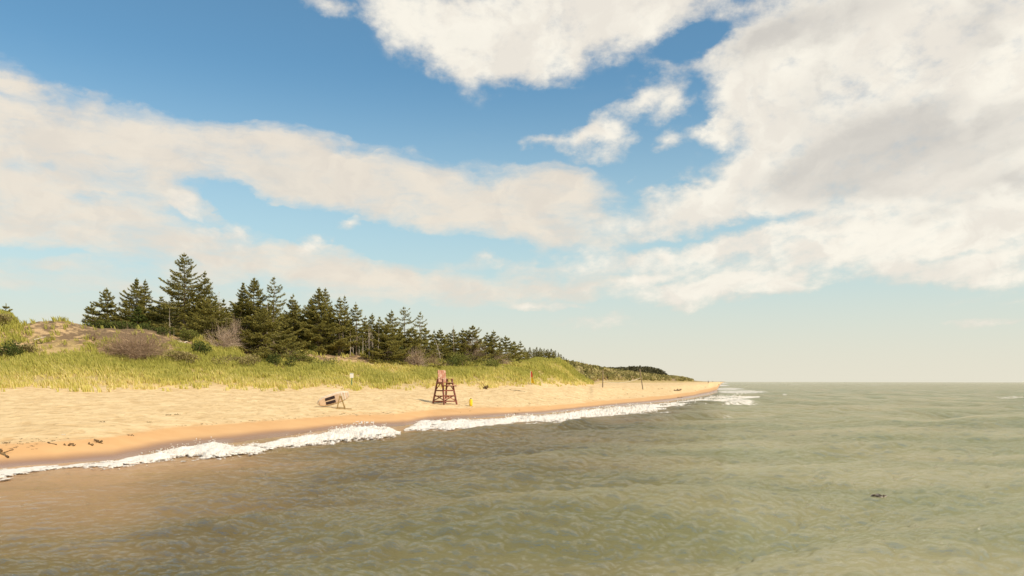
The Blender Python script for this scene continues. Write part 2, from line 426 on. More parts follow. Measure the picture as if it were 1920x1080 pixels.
n_fin = N.noise(pos, 4.0, 6.0, 0.65)
n_foot = N.noise(N.mapping(pos, scale=(1.0, 0.55, 1.0)), 1.7, 3.0, 0.5, dist=0.6)
zone = N.math('ADD', zone0, N.math('MULTIPLY', N.math('SUBTRACT', n_big, 0.5), 0.30))
dryc = N.mix(N.smooth(n_med, 0.35, 0.65), (0.68, 0.470, 0.235), (0.80, 0.580, 0.310))
dryc = N.mix(N.math('MULTIPLY', N.smooth(n_foot, 0.50, 0.34), 0.62), dryc, (0.54, 0.345, 0.155))
dryc = N.mix(N.math('MULTIPLY', N.smooth(n_fin, 0.40, 0.24), 0.5), dryc, (0.45, 0.26, 0.10))
wetc = N.mix(N.smooth(n_med, 0.3, 0.7), (0.66, 0.37, 0.155), (0.70, 0.41, 0.18))
soak = N.mix(n_big, (0.40, 0.205, 0.085), (0.36, 0.185, 0.085))
col = N.mix(N.smooth(zone, 0.50, 0.16), wetc, soak)
drymask = N.smooth(N.math('ADD', zone, N.math('MULTIPLY', N.math('SUBTRACT', n_foot, 0.5), 0.16)), 0.88, 1.06)
col = N.mix(drymask, col, dryc)
# thin turf and litter between the blades, then bare eroded bank, then forest floor
veg = N.smooth(N.math('ADD', zone0, N.math('MULTIPLY', N.math('SUBTRACT', n_med, 0.5), 0.9)), 1.95, 2.45)
col = N.mix(N.math('MULTIPLY', veg, 0.75), col, N.mix(n_fin, (0.26, 0.20, 0.06), (0.40, 0.29, 0.10)))
bank = N.math('MULTIPLY', N.smooth(N.math('ADD', zone0, N.math('MULTIPLY', N.math('SUBTRACT', n_med, 0.5), 1.3)), 3.05, 3.5), N.smooth(zone0, 4.2, 3.9))
bankc = N.mix(N.smooth(N.noise(N.mapping(pos, scale=(1, 1, 2.5)), 0.9, 5.0, 0.65, dist=0.5), 0.42, 0.56), (0.50, 0.33, 0.17), (0.16, 0.10, 0.06))
col = N.mix(N.math('MULTIPLY', bank, 0.9), col, bankc)
floor_ = N.smooth(N.math('ADD', zone0, N.math('MULTIPLY', N.math('SUBTRACT', n_med, 0.5), 0.4)), 3.95, 4.2)
col = N.mix(floor_, col, N.mix(n_fin, (0.10, 0.085, 0.035), (0.17, 0.13, 0.05)))
far_ = N.smooth(zone0, 4.6, 5.2)
col = N.mix(far_, col, N.mix(N.smooth(n_med, 0.4, 0.6), (0.17, 0.14, 0.045), (0.27, 0.20, 0.08)))
rough = N.smooth(zone, 0.55, 0.05, 0.85, 0.22)
spec = N.smooth(zone, 0.7, 0.1, 0.15, 0.5)
hgt = N.math('ADD', N.math('MULTIPLY', n_foot, 1.0), N.math('MULTIPLY', n_fin, 0.35))
peat = N.math('MULTIPLY', N.attr('peat'), N.smooth(N.noise(N.mapping(pos, scale=(.5, .5, 1.4)), 1.0, 5.0, 0.65, dist=.6), 0.36, 0.54))
col = N.mix(peat, col, N.mix(n_fin, (0.10, 0.065, 0.035), (0.21, 0.14, 0.075)))
b1 = N.n('ShaderNodeBump'); b1.inputs['Distance'].default_value = 0.16
N.link(N.smooth(zone, 0.7, 1.1, 0.015, 0.95), b1.inputs['Strength']); N.link(hgt, b1.inputs['Height'])
finish(N, principled(N, col, rough, spec, b1.outputs[0]))
o = link('ground', grid_mesh('ground', GP, {'zone': GZ, 'peat': PEAT}), sand_mat)
tag(o, kind='structure')
# ------------------------------------------------------------------ the sea
PXW = np.unique(np.concatenate([np.linspace(-1400, -60, 70), np.arange(-60, 1990, 3.0), np.linspace(1990, 3400, 70)]))
DW = np.concatenate([np.arange(4.0, 9.0, 0.25), np.arange(9.0, 24, 0.055), np.arange(24, 60, 0.11), np.arange(60, 130, 0.28), np.arange(130, 300, 0.8)])
DW = np.concatenate([DW, np.geomspace(300, 14000, 170)])
U = (PXW - 960.0) / F
XX = DW[:, None] * U[None, :]; YY = np.repeat(DW[:, None], len(PXW), 1)
dep = np.zeros_like(XX); shoreD = _ip(SHORE, PXW)
for j, px in enumerate(PXW):
    dk, zk = knots(px)
    dep[:, j] = -pchip(dk, zk, np.minimum(DW, dk[-1] - 1))
off = shoreD[None, :] - YY                       # metres of water between here and the beach, along the bearing
step = np.gradient(DW)[:, None]
rw = np.random.RandomState(21)
H = np.zeros_like(XX); SX = np.zeros_like(XX); SY = np.zeros_like(XX)
main = math.atan2(0.90, -0.44)
def waves(n, lo, hi, amp0, spread, seed):
    global H, SX, SY
    rw = np.random.RandomState(seed)
    for k in range(n):
        lam = lo * (hi / lo) ** rw.rand()
        th = main + rw.normal(0, spread)
        a = amp0 * lam * (0.45 + 1.1 * rw.rand())
        kx, ky = math.cos(th) * 2 * math.pi / lam, math.sin(th) * 2 * math.pi / lam
        ph = kx * XX + ky * YY + rw.rand() * 6.283
        fade = sstep(lam, 1.5 * step, 4.0 * step)
        ca, sa = math.cos(th), math.sin(th)
        al, ac = XX * ca + YY * sa, -XX * sa + YY * ca          # along travel, along the crest
        grp = np.clip(0.5 + 0.95 * perlin(al / (lam * 3.0) + k * 3.1, ac / (lam * 6.0) - k * 1.7), 0, 1.6)
        w = a * fade * grp
        c, s_ = np.cos(ph), np.sin(ph)
        H += w * s_; q = 0.8
        SX -= q * w * c * ca; SY -= q * w * c * sa
waves(26, 4.5, 12.0, 0.0080, 0.30, 21)
waves(44, 1.3, 4.5, 0.0066, 0.42, 22)
waves(60, 0.5, 1.3, 0.0090, 0.50, 23)
waves(90, 0.18, 0.6, 0.0135, 0.60, 24)
amp = np.clip(dep / 1.3, 0.10, 1.0) * (0.55 + 0.45 * sstep(off, 0, 25))
H *= amp; SX *= amp; SY *= amp
# swells standing up as they reach the shallows: (column, distance) of the crest, height, thickness
def ridge(pts, h, wid):
    t = np.array(pts, float)
    cd = np.interp(PXW, t[:, 0], t[:, 1]); fall = sstep(PXW, t[0, 0], t[0, 0] + 120) * (1 - sstep(PXW, t[-1, 0] - 120, t[-1, 0]))
    cd = cd + 0.5 * perlin(PXW / 60.0, PXW * 0 + h * 50)
    x = (YY - cd[None, :]) / wid
    return h * fall[None, :] * np.where(x > 0, np.exp(-x * x * 2.5), np.exp(-x * x * 0.6))
RIDGES = [([(780, 42), (1000, 48.5), (1120, 56), (1250, 63), (1420, 76)], .42, 1.3), ([(1180, 84), (1300, 100), (1500, 118)], .35, 1.6), ([(360, 27), (520, 32), (700, 37), (860, 41)], .13, 1.0),
          ([(1450, 34), (1640, 37), (1850, 42)], .22, 1.6), ([(560, 21.5), (800, 23.5), (1100, 27)], .10, 1.2), ([(-60, 20), (200, 22.5), (420, 25.5), (600, 30)], .10, .7),
          ([(980, 29), (1150, 31.5), (1350, 36)], .18, 1.3), ([(1300, 150), (1500, 170), (1800, 200)], .4, 3.0)]
for pts, h, wid in RIDGES: H += ridge(pts, h, wid)
# run up over the wet sand
H += 0.02 * (1 - sstep(off, 0, 3)) 
foam = np.zeros_like(XX)
def patch(px, py, rx, ry, w):
    global foam
    pyy = HZ + CAM_H * F / YY
    r = ((PXW[None, :] - px) / rx) ** 2 + ((pyy - py) / ry) ** 2
    foam = np.maximum(foam, w * np.clip(1.3 - r, 0, 1))
for p in [(1385, 757, 36, 6, .9), (1470, 740, 9, 3, .9), (1240, 782, 18, 6, .5), (1362, 781, 14, 4, .55), (1390, 735, 60, 4, .9), (1365, 729, 40, 3.5, .9), (1350, 722, 22, 2.0, .9), (1352, 718, 18, 1.2, .9), (1440, 741, 30, 2, .5),
          (1840, 743, 40, 2, .6), (1900, 745, 50, 1.5, .7), (1490, 720, 15, 1, .6), (1640, 721, 20, .9, .6), (1445, 726, 20, .9, .5), (1400, 769, 60, 3, .3), (1700, 717, 16, .6, .5), (1560, 733, 20, .8, .35)]:
    patch(*p)
lace = (1 - sstep(off, 0.6, 5.0)) * sstep(off, -2, 0)      # froth left behind by the breakers
foam = np.maximum(foam, 0.42 * lace)
crest = sstep(H, 0.42, 0.62) * 0.45
foam = np.maximum(foam, crest * sstep(YY, 60, 160))
_w = sstep(PXW, 1120, 1640)[None, :] * sstep(off, 8, 70); depc = dep * (1 - _w) + 3.5 * _w
WP = np.stack([XX + SX, YY + SY, H], -1)
WP[:, :, 2] -= 0.02
water_mat, N = new_mat('sea_water')
pos = N.n('ShaderNodeNewGeometry').outputs['Position']
depth = N.attr('depth')
cl = N.noise(N.mapping(pos, scale=(0.10, 0.16, 0.1)), 1.0, 4.0, 0.55)
dd = N.math('ADD', depth, N.math('MULTIPLY', N.math('SUBTRACT', cl, 0.5), N.math('MULTIPLY_ADD', depth, 0.7, 0.15)))
body = N.ramp(N.math('DIVIDE', dd, 4.0), [(0.0, (0.50, 0.31, 0.17)), (0.06, (0.41, 0.255, 0.13)), (0.14, (0.29, 0.185, 0.088)), (0.26, (0.225, 0.155, 0.070)), (0.36, (0.165, 0.120, 0.053)), (0.62, (0.25, 0.215, 0.105)), (1.0, (0.325, 0.298, 0.168))])
patchy = N.noise(N.mapping(pos, rot=(0, 0, 0.25), scale=(0.05, 0.14, 0.05)), 1.0, 4.0, 0.55)
body = N.mix(1.0, body, N.mix(N.smooth(patchy, 0.35, 0.65), (0.78, 0.84, 0.76), (1.15, 1.12, 1.12)), 'MULTIPLY')
ripA = N.noise(N.mapping(pos, rot=(0, 0, -0.42), scale=(1.0, 2.6, 1.0)), 1.7, 8.0, 0.60, dist=0.15)
ripB = N.noise(N.mapping(pos, rot=(0, 0, 0.20), scale=(1.0, 2.4, 1.0)), 6.0, 6.0, 0.62, dist=0.1)
hh = N.math('MULTIPLY_ADD', ripB, 0.46, ripA)
nrm = bump(N, hh, 1.0, 0.25)
# ruffle: the slopes of ripples too small for the mesh
rv = N.n('ShaderNodeTexNoise'); rv.inputs['Scale'].default_value = 1.0; rv.inputs['Detail'].default_value = 4.0; rv.inputs['Roughness'].default_value = 0.62
N.link(N.mapping(pos, rot=(0, 0, -0.42), scale=(2.8, 6.5, 2.8)), rv.inputs['Vector'])
tilt = N.vmath('MULTIPLY', N.vmath('SUBTRACT', rv.outputs[1], (0.5, 0.5, 0.5)), (0.50, 1.15, 0.0))
nrm = N.vmath('NORMALIZE', N.vmath('ADD', nrm, tilt))
fo = N.attr('foam')
fn = N.noise(N.mapping(pos, rot=(0, 0, 0.4), scale=(1.0, 1.6, 1.0)), 1.6, 8.0, 0.68, dist=0.8)
fm = N.smooth(N.math('ADD', fo, N.math('MULTIPLY', N.math('SUBTRACT', fn, 0.5), 2.4)), 0.50, 1.05)
# light welling up from the murky water does not depend on the tilt of the ripples; the sky mirrored on top does
up = N.n('ShaderNodeCombineXYZ'); up.inputs[2].default_value = 1.0
df = N.n('ShaderNodeBsdfDiffuse'); N.link(body, df.inputs['Color']); N.link(up.outputs[0], df.inputs['Normal'])
gl = N.n('ShaderNodeBsdfGlossy'); gl.inputs['Roughness'].default_value = 0.05; gl.inputs['Color'].default_value = (1.0, 0.96, 0.87, 1); N.link(nrm, gl.inputs['Normal'])
fr = N.n('ShaderNodeFresnel'); fr.inputs['IOR'].default_value = 1.42; N.link(nrm, fr.inputs['Normal'])
sea = N.n('ShaderNodeMixShader'); N.link(fr.outputs[0], sea.inputs[0]); N.link(df.outputs[0], sea.inputs[1]); N.link(gl.outputs[0], sea.inputs[2])
fb = principled(N, (0.74, 0.67, 0.58), 0.8, 0.2, nrm)
tot = N.n('ShaderNodeMixShader'); N.link(fm, tot.inputs[0]); N.link(sea.outputs[0], tot.inputs[1]); N.link(fb, tot.inputs[2])
finish(N, tot.outputs[0])
o = link('sea_water', grid_mesh('sea_water', WP, {'depth': depc, 'foam': foam}), water_mat)
tag(o, kind='structure')

# ------------------------------------------------------------------ breaking surf: froth thrown up along the waterline
BREAK = [
 [(-60, 893, 910, .04), (0, 886, 900, .05), (73, 877, 885, .04), (140, 873, 880, .04), (213, 869, 879, .07), (277, 855, 871, .16), (300, 850, 867, .20), (350, 843, 861, .25), (400, 838, 861, .34), (440, 840, 856, .16), (500, 834, 847, .14), (540, 824, 840, .18), (600, 816, 835, .26), (640, 808, 831, .32), (690, 803, 827, .42), (725, 805, 822, .30), (752, 812, 817, .08)],
 [(758, 806, 810, .06), (790, 792, 809, .20), (850, 790, 807, .22), (920, 789, 802, .16), (970, 783, 794, .32), (1020, 781, 793, .24), (1060, 776, 791, .28), (1120, 769, 786, .32), (1180, 763, 780, .36), (1257, 757, 769, .30), (1300, 750, 763, .3), (1350, 743, 758, .34), (1390, 740, 752, .3), (1425, 740, 745, .1)],
]
foam_mat, N = new_mat('surf_froth')
pos = N.n('ShaderNodeNewGeometry').outputs['Position']
fz = N.noise(pos, 7.0, 6.0, 0.65)
fz2 = N.noise(N.mapping(pos, scale=(1.0, 1.5, 1.0)), 3.2, 8.0, 0.68, dist=0.6)
cov = N.attr('cover')
a_ = N.smooth(N.math('ADD', cov, N.math('MULTIPLY', N.math('SUBTRACT', fz2, 0.5), 2.0)), 0.20, 0.62)
pb_ = principled(N, N.mix(N.smooth(N.math('ADD', fz, N.math('MULTIPLY', cov, 0.12)), 0.36, 0.62), (0.62, 0.46, 0.32), (0.80, 0.73, 0.63)), 0.8, 0.2, bump(N, fz, 0.5, 0.05))
tr_ = N.n('ShaderNodeBsdfTransparent'); mx_ = N.n('ShaderNodeMixShader')
N.link(a_, mx_.inputs[0]); N.link(tr_.outputs[0], mx_.inputs[1]); N.link(pb_, mx_.inputs[2])
finish(N, mx_.outputs[0])
fv, ff, fc, nv = [], [], [], 0
rf = np.random.RandomState(5)
for seg in BREAK:
    t = np.array(seg, float)
    pxs = np.arange(t[0, 0], t[-1, 0], 0.8)
    f0 = np.interp(pxs, t[:, 0], t[:, 1]); f1 = np.interp(pxs, t[:, 0], t[:, 2]); hh_ = 0.62 * np.interp(pxs, t[:, 0], t[:, 3])
    nt = 44
    tt = np.linspace(-0.30, 1.35, nt)[:, None]
    py = f0[None, :] + (f1 - f0)[None, :] * tt
    D = CAM_H * F / np.maximum(py - HZ, 2.0)
    x = (pxs[None, :] - 960) / F * D
    n1 = fbm(x * 0.9, D * 0.9 * 0.6, 3); n2 = fbm(x * 3.1 + 40, D * 2.2, 4, 0.6); n3 = fbm(x * 0.35 - 9, D * 0.35, 2)
    prof = np.clip(1 - ((tt - 0.42) / 0.60) ** 2, 0, 1)
    keep = prof + 0.55 * n1 + 0.55 * n2 + 0.25 * n3
    base = np.array([land(p, d)[0] for p, d in zip(pxs, D.T)]).T
    z = np.maximum(base, 0.0) + 0.05 * sstep(keep, .1, .5) - 0.01 + sstep(keep, .25, .9) * hh_[None, :] * prof ** 0.8 * np.clip(0.62 + 0.75 * n1 + 0.30 * n2 + .4 * n3, 0.02, 2.0)
    P = np.stack([x + 0.06 * n2, D, z], -1)
    kc = (keep[:-1, :-1] + keep[1:, :-1] + keep[:-1, 1:] + keep[1:, 1:]) / 4 > 0.06
    i = np.arange(P.shape[0] * P.shape[1]).reshape(P.shape[:2])
    q = np.stack([i[:-1, :-1], i[:-1, 1:], i[1:, 1:], i[1:, :-1]], -1)[kc]
    fv.append(P.reshape(-1, 3)); fc.append(keep.ravel()); ff.append(q + nv); nv += P.shape[0] * P.shape[1]
    # flung drops
    for k in range(2600):
        j = rf.randint(len(pxs)); hj = hh_[j] / 0.62
        if rf.rand() > (hj / 0.36) ** 2: continue
        if fbm(pxs[j] / 14.0, hj * 3, 2) < -0.05: continue
        d0 = CAM_H * F / (f0[j] + (f1[j] - f0[j]) * rf.uniform(0.0, 0.7) - HZ)
        c = np.array([(pxs[j] - 960) / F * d0, d0, hj * (0.5 + 1.0 * rf.rand() ** 1.5)])
        r = rf.uniform(0.010, 0.028) * d0 / 40
        ofs = np.array([[1, 0, 0], [-1, 0, 0], [0, 1, 0], [0, -1, 0], [0, 0, 1], [0, 0, -1]]) * r * rf.uniform(.7, 1.6, (6, 1))
        fv.append(c + ofs); fc.append(np.full(6, 1.5))
        tri = np.array([[0, 2, 4], [2, 1, 4], [1, 3, 4], [3, 0, 4], [2, 0, 5], [1, 2, 5], [3, 1, 5], [0, 3, 5]])
        ff.append(np.concatenate([tri, tri[:, 2:]], 1) + nv); nv += 6
fc = np.concatenate(fc); fv = np.concatenate(fv); ff = np.concatenate(ff)
used = np.unique(ff); rm = np.full(len(fv), -1); rm[used] = np.arange(len(used)); fv = fv[used]; fc = fc[used]; ff = rm[ff]
quad = ff[ff[:, 2] != ff[:, 3]]; tri = ff[ff[:, 2] == ff[:, 3]][:, :3]
me = bpy.data.meshes.new('surf_foam')
me.from_pydata(fv.tolist(), [], quad.tolist() + tri.tolist()); me.update()
me.polygons.foreach_set('use_smooth', np.full(len(me.polygons), True))
at = me.attributes.new('cover', 'FLOAT', 'POINT'); at.data.foreach_set('value', fc.astype(np.float32))
o = link('surf_foam', me, foam_mat)
tag(o, 'white surf foam breaking along the edge of the sandy beach', 'foam', kind='stuff')
# ------------------------------------------------------------------ plants
def leaf_mat(name, c1, c2, c3, rough=0.65, trans=0.25):
    m, N = new_mat(name)
    t = N.attr('tint')
    pos = N.n('ShaderNodeNewGeometry').outputs['Position']
    f = N.math('ADD', t, N.math('MULTIPLY', N.math('SUBTRACT', N.noise(pos, 0.6, 3.0), 0.5), 0.5))
    col = N.ramp(f, [(0.15, c1), (0.5, c2), (0.85, c3)])
    d = N.n('ShaderNodeBsdfDiffuse'); N.link(col, d.inputs[0])
    tr = N.n('ShaderNodeBsdfTranslucent'); N.link(col, tr.inputs[0])
    mx = N.n('ShaderNodeMixShader'); mx.inputs[0].default_value = trans
    N.link(d.outputs[0], mx.inputs[1]); N.link(tr.outputs[0], mx.inputs[2])
    finish(N, mx.outputs[0])
    return m
def bark_mat(name, c1, c2):
    m, N = new_mat(name)
    pos = N.n('ShaderNodeNewGeometry').outputs['Position']
    nz = N.noise(N.mapping(pos, scale=(6, 6, 1.5)), 1.0, 4.0, 0.6)
    finish(N, principled(N, N.mix(N.smooth(nz, 0.35, 0.65), c1, c2), 0.85, 0.15, bump(N, nz, 0.6, 0.03)))
    return m
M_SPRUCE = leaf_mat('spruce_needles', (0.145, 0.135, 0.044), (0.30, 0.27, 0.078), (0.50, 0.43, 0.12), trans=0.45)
M_SPRUCE_Y = leaf_mat('young_spruce_needles', (0.07, 0.095, 0.03), (0.14, 0.17, 0.045), (0.25, 0.26, 0.065), trans=0.32)
M_BARK = bark_mat('spruce_bark', (0.16, 0.115, 0.075), (0.28, 0.21, 0.14))
M_DEADWOOD = bark_mat('weathered_dead_wood', (0.36, 0.29, 0.22), (0.55, 0.46, 0.36))
M_TWIG = bark_mat('bare_brown_twigs', (0.24, 0.155, 0.095), (0.40, 0.27, 0.17))
M_GREYTWIG = bark_mat('grey_brown_dead_twigs', (0.36, 0.255, 0.17), (0.52, 0.38, 0.27))
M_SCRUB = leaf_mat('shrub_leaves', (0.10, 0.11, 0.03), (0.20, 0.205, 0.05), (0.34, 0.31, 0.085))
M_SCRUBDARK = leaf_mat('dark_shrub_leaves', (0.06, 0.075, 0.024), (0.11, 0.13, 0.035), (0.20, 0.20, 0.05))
M_DUNEHEATH = leaf_mat('dry_dune_scrub', (0.16, 0.13, 0.055), (0.28, 0.22, 0.09), (0.42, 0.33, 0.15), trans=0.1)
M_GRASS = leaf_mat('marram_blades', (0.45, 0.42, 0.095), (0.69, 0.60, 0.16), (0.88, 0.71, 0.34), trans=0.35)

class Bag:
    """collects loose faces"""
    def __init__(s): s.v = []; s.f = []; s.t = []; s.n = 0
    def quads(s, V, tint):            # V: (n,4,3)
        n = len(V)
        if n == 0: return
        s.v.append(V.reshape(-1, 3)); s.f.append(np.arange(n * 4).reshape(n, 4) + s.n); s.t.append(np.repeat(tint, 4)); s.n += n * 4
    def tube(s, pts, rads, k=5, tint=0.5):
        pts = np.asarray(pts, float); m = len(pts)
        d = np.gradient(pts, axis=0); d /= np.linalg.norm(d, axis=1)[:, None] + 1e-9
        ref = np.array([0.31, 0.93, 0.17]); a = np.cross(d, ref); a /= np.linalg.norm(a, axis=1)[:, None] + 1e-9
        b = np.cross(d, a); an = np.linspace(0, 2 * np.pi, k, endpoint=False)
        r = pts[:, None, :] + np.asarray(rads)[:, None, None] * (a[:, None, :] * np.cos(an)[None, :, None] + b[:, None, :] * np.sin(an)[None, :, None])
        i = np.arange(m * k).reshape(m, k); j = np.roll(i, -1, 1)
        q = np.stack([i[:-1], j[:-1], j[1:], i[1:]], -1).reshape(-1, 4)
        s.v.append(r.reshape(-1, 3)); s.f.append(q + s.n); s.t.append(np.full(m * k, tint)); s.n += m * k
    def mesh(s, name, smooth=False):
        me = bpy.data.meshes.new(name)
        if s.n == 0: return me
        return raw_mesh(me, np.concatenate(s.v), np.concatenate(s.f), {'tint': np.concatenate(s.t)}, smooth)

def sprays(rg, P, dirs, length, width, tint, tilt=0.35):
    """needle sprays: flat slim blades lying mostly level along dirs"""
    n = len(P)
    d = dirs + rg.normal(0, 0.30, (n, 3)); d /= np.linalg.norm(d, axis=1)[:, None] + 1e-9
    up = np.array([0, 0, 1.0]) + rg.normal(0, tilt, (n, 3))
    s = np.cross(d, up); s /= np.linalg.norm(s, axis=1)[:, None] + 1e-9
    L = length * rg.uniform(0.6, 1.3, (n, 1)); Wd = width * rg.uniform(0.6, 1.3, (n, 1))
    a = P - d * L * 0.25
    V = np.stack([a - s * Wd * 0.35, a + s * Wd * 0.35, a + d * L + s * Wd * 0.10, a + d * L - s * Wd * 0.10], 1)
    V[:, 1] += d * L * 0.5 * 0.6 + s * Wd * 0.3
    V[:, 0] += d * L * 0.5 * 0.6 - s * Wd * 0.3
    return V

def spruce_mesh(seed, h, R, base=0.08, dens=1.0, gap=0.18, lean=(0, 0), top_thin=0.7, skew=(0, 0), needle=1.0, droop=1.0):
    """h height, R crown radius, base = bare fraction of the trunk. returns trunk mesh, crown mesh"""
    rg = np.random.RandomState(seed)
    T, C = Bag(), Bag()
    def axis(t): return np.array([lean[0] * t * t + 0.06 * math.sin(t * 5 + seed), lean[1] * t * t + 0.06 * math.cos(t * 4 + seed), h * t])
    ts = np.linspace(-0.03, 0.99, 14); r0 = 0.013 * h + 0.03
    T.tube([axis(t) for t in ts], [max(r0 * (1 - t) ** 0.9, 0.012) for t in ts], 7)
    t = base * (0.75 + 0.3 * rg.rand())
    while t < 0.995:
        prof = (1 - t) ** (top_thin + 0.22)
        low = np.clip((t - base * 0.6) / 0.16, 0.45, 1)
        nb = max(3, int(round((4.2 + 2.2 * rg.rand()) * (0.75 + 0.4 * dens))))
        ph = rg.rand() * 6.283
        lay = 0.75 + 0.5 * rg.rand()
        for k in range(nb):
            if rg.rand() < gap: continue
            az = ph + k * 6.283 / nb + rg.normal(0, 0.25)
            L = R * prof * low * lay * rg.uniform(0.65, 1.20)
            L *= 1 + skew[0] * math.cos(az) + skew[1] * math.sin(az)
            L = max(L, 0.06 + 0.10 * rg.rand())
            slope = 0.55 * t ** 2 - 0.30 * (1 - t) * droop + rg.normal(0, 0.10)   # tips lift near the top, droop low down
            m = 6; u = np.linspace(0, 1, m)
            out = np.array([math.cos(az), math.sin(az), 0])
            o = axis(t)
            pts = o[None, :] + out[None, :] * (L * u)[:, None]
            pts[:, 2] += L * (slope * u - 0.22 * droop * u * (1 - u) * 2 + 0.10 * u ** 3)
            T.tube(pts, np.linspace(0.010 + 0.010 * L, 0.006, m), 3)
            n = int((14 + 46 * L) * dens)
            w = 0.18 + 0.82 * rg.rand(n) ** 0.75
            P = np.stack([np.interp(w, u, pts[:, c]) for c in range(3)], 1)
            side = np.array([-out[1], out[0], 0])
            sd = rg.normal(0, 1, n) * (0.05 + 0.20 * L * (1.10 - w) * np.minimum(1, w * 2.5))
            P += side[None, :] * sd[:, None]
            P[:, 2] += rg.normal(0, 0.05, n) - 0.10 * np.abs(sd)
            dr = out[None, :] * 0.8 + side[None, :] * np.sign(sd)[:, None] * 0.7 + np.array([0, 0, 0.10])
            tint = np.clip(0.42 + 0.22 * w + rg.normal(0, 0.13, n) + 0.10 * (lay - 1), 0, 1)  # lighter towards branch tips: the lit tips are put into the needle colour
            nl = needle * (0.50 + 0.5 * min(1.0, (1 - t) * 2.6)); C.quads(sprays(rg, P, dr, 0.30 * nl, 0.13 * nl, tint), tint)
            hn = int(n * 0.35)                                                   # hanging twigs
            if hn:
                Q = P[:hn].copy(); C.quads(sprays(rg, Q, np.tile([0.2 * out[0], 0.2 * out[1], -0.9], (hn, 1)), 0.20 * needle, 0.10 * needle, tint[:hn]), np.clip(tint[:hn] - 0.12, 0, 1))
        t += (0.30 + 0.16 * rg.rand()) / h * (1.0 + 0.4 * (1 - t)) / (0.8 + 0.2 * dens)
    tip = axis(1.0)
    n = 10; C.quads(sprays(rg, np.tile(tip, (n, 1)) - np.array([0, 0, 1]) * rg.rand(n, 1) * 0.5, np.tile([0, 0, 1.0], (n, 1)), 0.38, 0.07, None), np.full(n, 0.5))
    return T.mesh('trunk', True), C.mesh('crown')

def bare_tree_mesh(seed, h, lean=(0, 0), twigs=24, spread=0.18):
    rg = np.random.RandomState(seed); T = Bag()
    def axis(t): return np.array([lean[0] * t ** 1.5 + 0.05 * h * 0.1 * math.sin(t * 6 + seed), lean[1] * t ** 1.5, h * t])
    ts = np.linspace(-0.03, 1, 10)
    T.tube([axis(t) for t in ts], [max((0.010 * h + 0.03) * (1 - t) ** 0.8, 0.012) for t in ts], 6)
    for k in range(twigs):
        t = 0.25 + 0.74 * rg.rand(); az = rg.rand() * 6.283; L = h * spread * (1.15 - t) * rg.uniform(0.5, 1.3)
        o = axis(t); d = np.array([math.cos(az), math.sin(az), rg.uniform(-0.3, 0.35)])
        p1 = o + d * L * 0.5; p2 = o + d * L + np.array([0, 0, rg.normal(0, 0.12) * L])
        T.tube([o, p1, p2], [0.022, 0.016, 0.007], 4)
        for q in range(2):
            e = p1 + (p2 - p1) * rg.rand(); dd = d + rg.normal(0, 0.6, 3)
            T.tube([e, e + dd * L * 0.35], [0.010, 0.005], 3)
    return T.mesh('bare_tree', True)

def bare_shrub_mesh(seed, rx, ry, rz, stems=60, thick=0.018):
    """a dome of tangled leafless twigs, as wide as rx, ry and rz high"""
    rg = np.random.RandomState(seed); T = Bag()
    for k in range(stems):
        az = rg.rand() * 6.283; el = math.asin(rg.uniform(0.06, 1.0))
        d = np.array([math.cos(az) * math.cos(el) * rx, math.sin(az) * math.cos(el) * ry, math.sin(el) * rz]) * rg.uniform(0.7, 1.08)
        o = np.array([rg.normal(0, .16) * rx, rg.normal(0, .16) * ry, -0.1])
        u = np.linspace(0, 1, 5)[:, None]
        pts = o + d * u + rg.normal(0, 0.06, (5, 3)) * np.array([rx, ry, rz]) * u + np.array([0, 0, 1]) * rz * 0.18 * u * (1 - u) * 2
        T.tube(pts, np.linspace(thick, thick * 0.35, 5), 3)
        for q in range(9):
            w = 0.3 + 0.65 * rg.rand(); e = np.array([np.interp(w, u[:, 0], pts[:, c]) for c in range(3)])
            dd = d * 0.35 + rg.normal(0, 0.22, 3) * np.array([rx, ry, rz])
            m = e + dd * 0.5 + rg.normal(0, 0.03, 3)
            T.tube([e, m, e + dd * rg.uniform(.6, 1.0)], [thick * .5, thick * .4, thick * 0.25], 3)
    return T.mesh('bare_shrub', False)

def leafy_mesh(seed, rx, ry, rz, n=900, leaf=0.12):
    rg = np.random.RandomState(seed); C, T = Bag(), Bag()
    k = 9
    cen = np.stack([rg.normal(0, 0.45, k) * rx, rg.normal(0, 0.45, k) * ry, rg.uniform(0.2, 0.7, k) * rz], 1)
    rad = rg.uniform(0.35, 0.6, k)
    w = rg.randint(k, size=n)
    v = rg.normal(0, 1, (n, 3)); v /= np.linalg.norm(v, axis=1)[:, None]
    P = cen[w] + v * (rad[w] * rg.rand(n) ** 0.35)[:, None] * np.array([rx, ry, rz])
    P[:, 2] = np.maximum(P[:, 2], 0.02)
    d = v + np.array([0, 0, 0.5])
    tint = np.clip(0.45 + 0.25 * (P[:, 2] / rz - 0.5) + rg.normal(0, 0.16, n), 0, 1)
    C.quads(sprays(rg, P, d, leaf * 1.8, leaf, tint, 0.9), tint)
    for c in cen:
        T.tube([np.array([0, 0, -0.1]), c * 0.6, c + np.array([0, 0, 0.1])], [0.03, 0.02, 0.008], 4)
    return T.mesh('stem', True), C.mesh('foliage')

def plant_tree(name, label, cat, meshes, loc, rz=0.0, group=None, mats=(None, None), sub=('trunk', 'crown')):
    t = thing(name, label, cat, loc, rz, group)
    link(sub[0], meshes[0], mats[0], t); link(sub[1], meshes[1], mats[1], t)
    return t
def top_h(px, py, D): return zof(py, D) - ground(px, D)

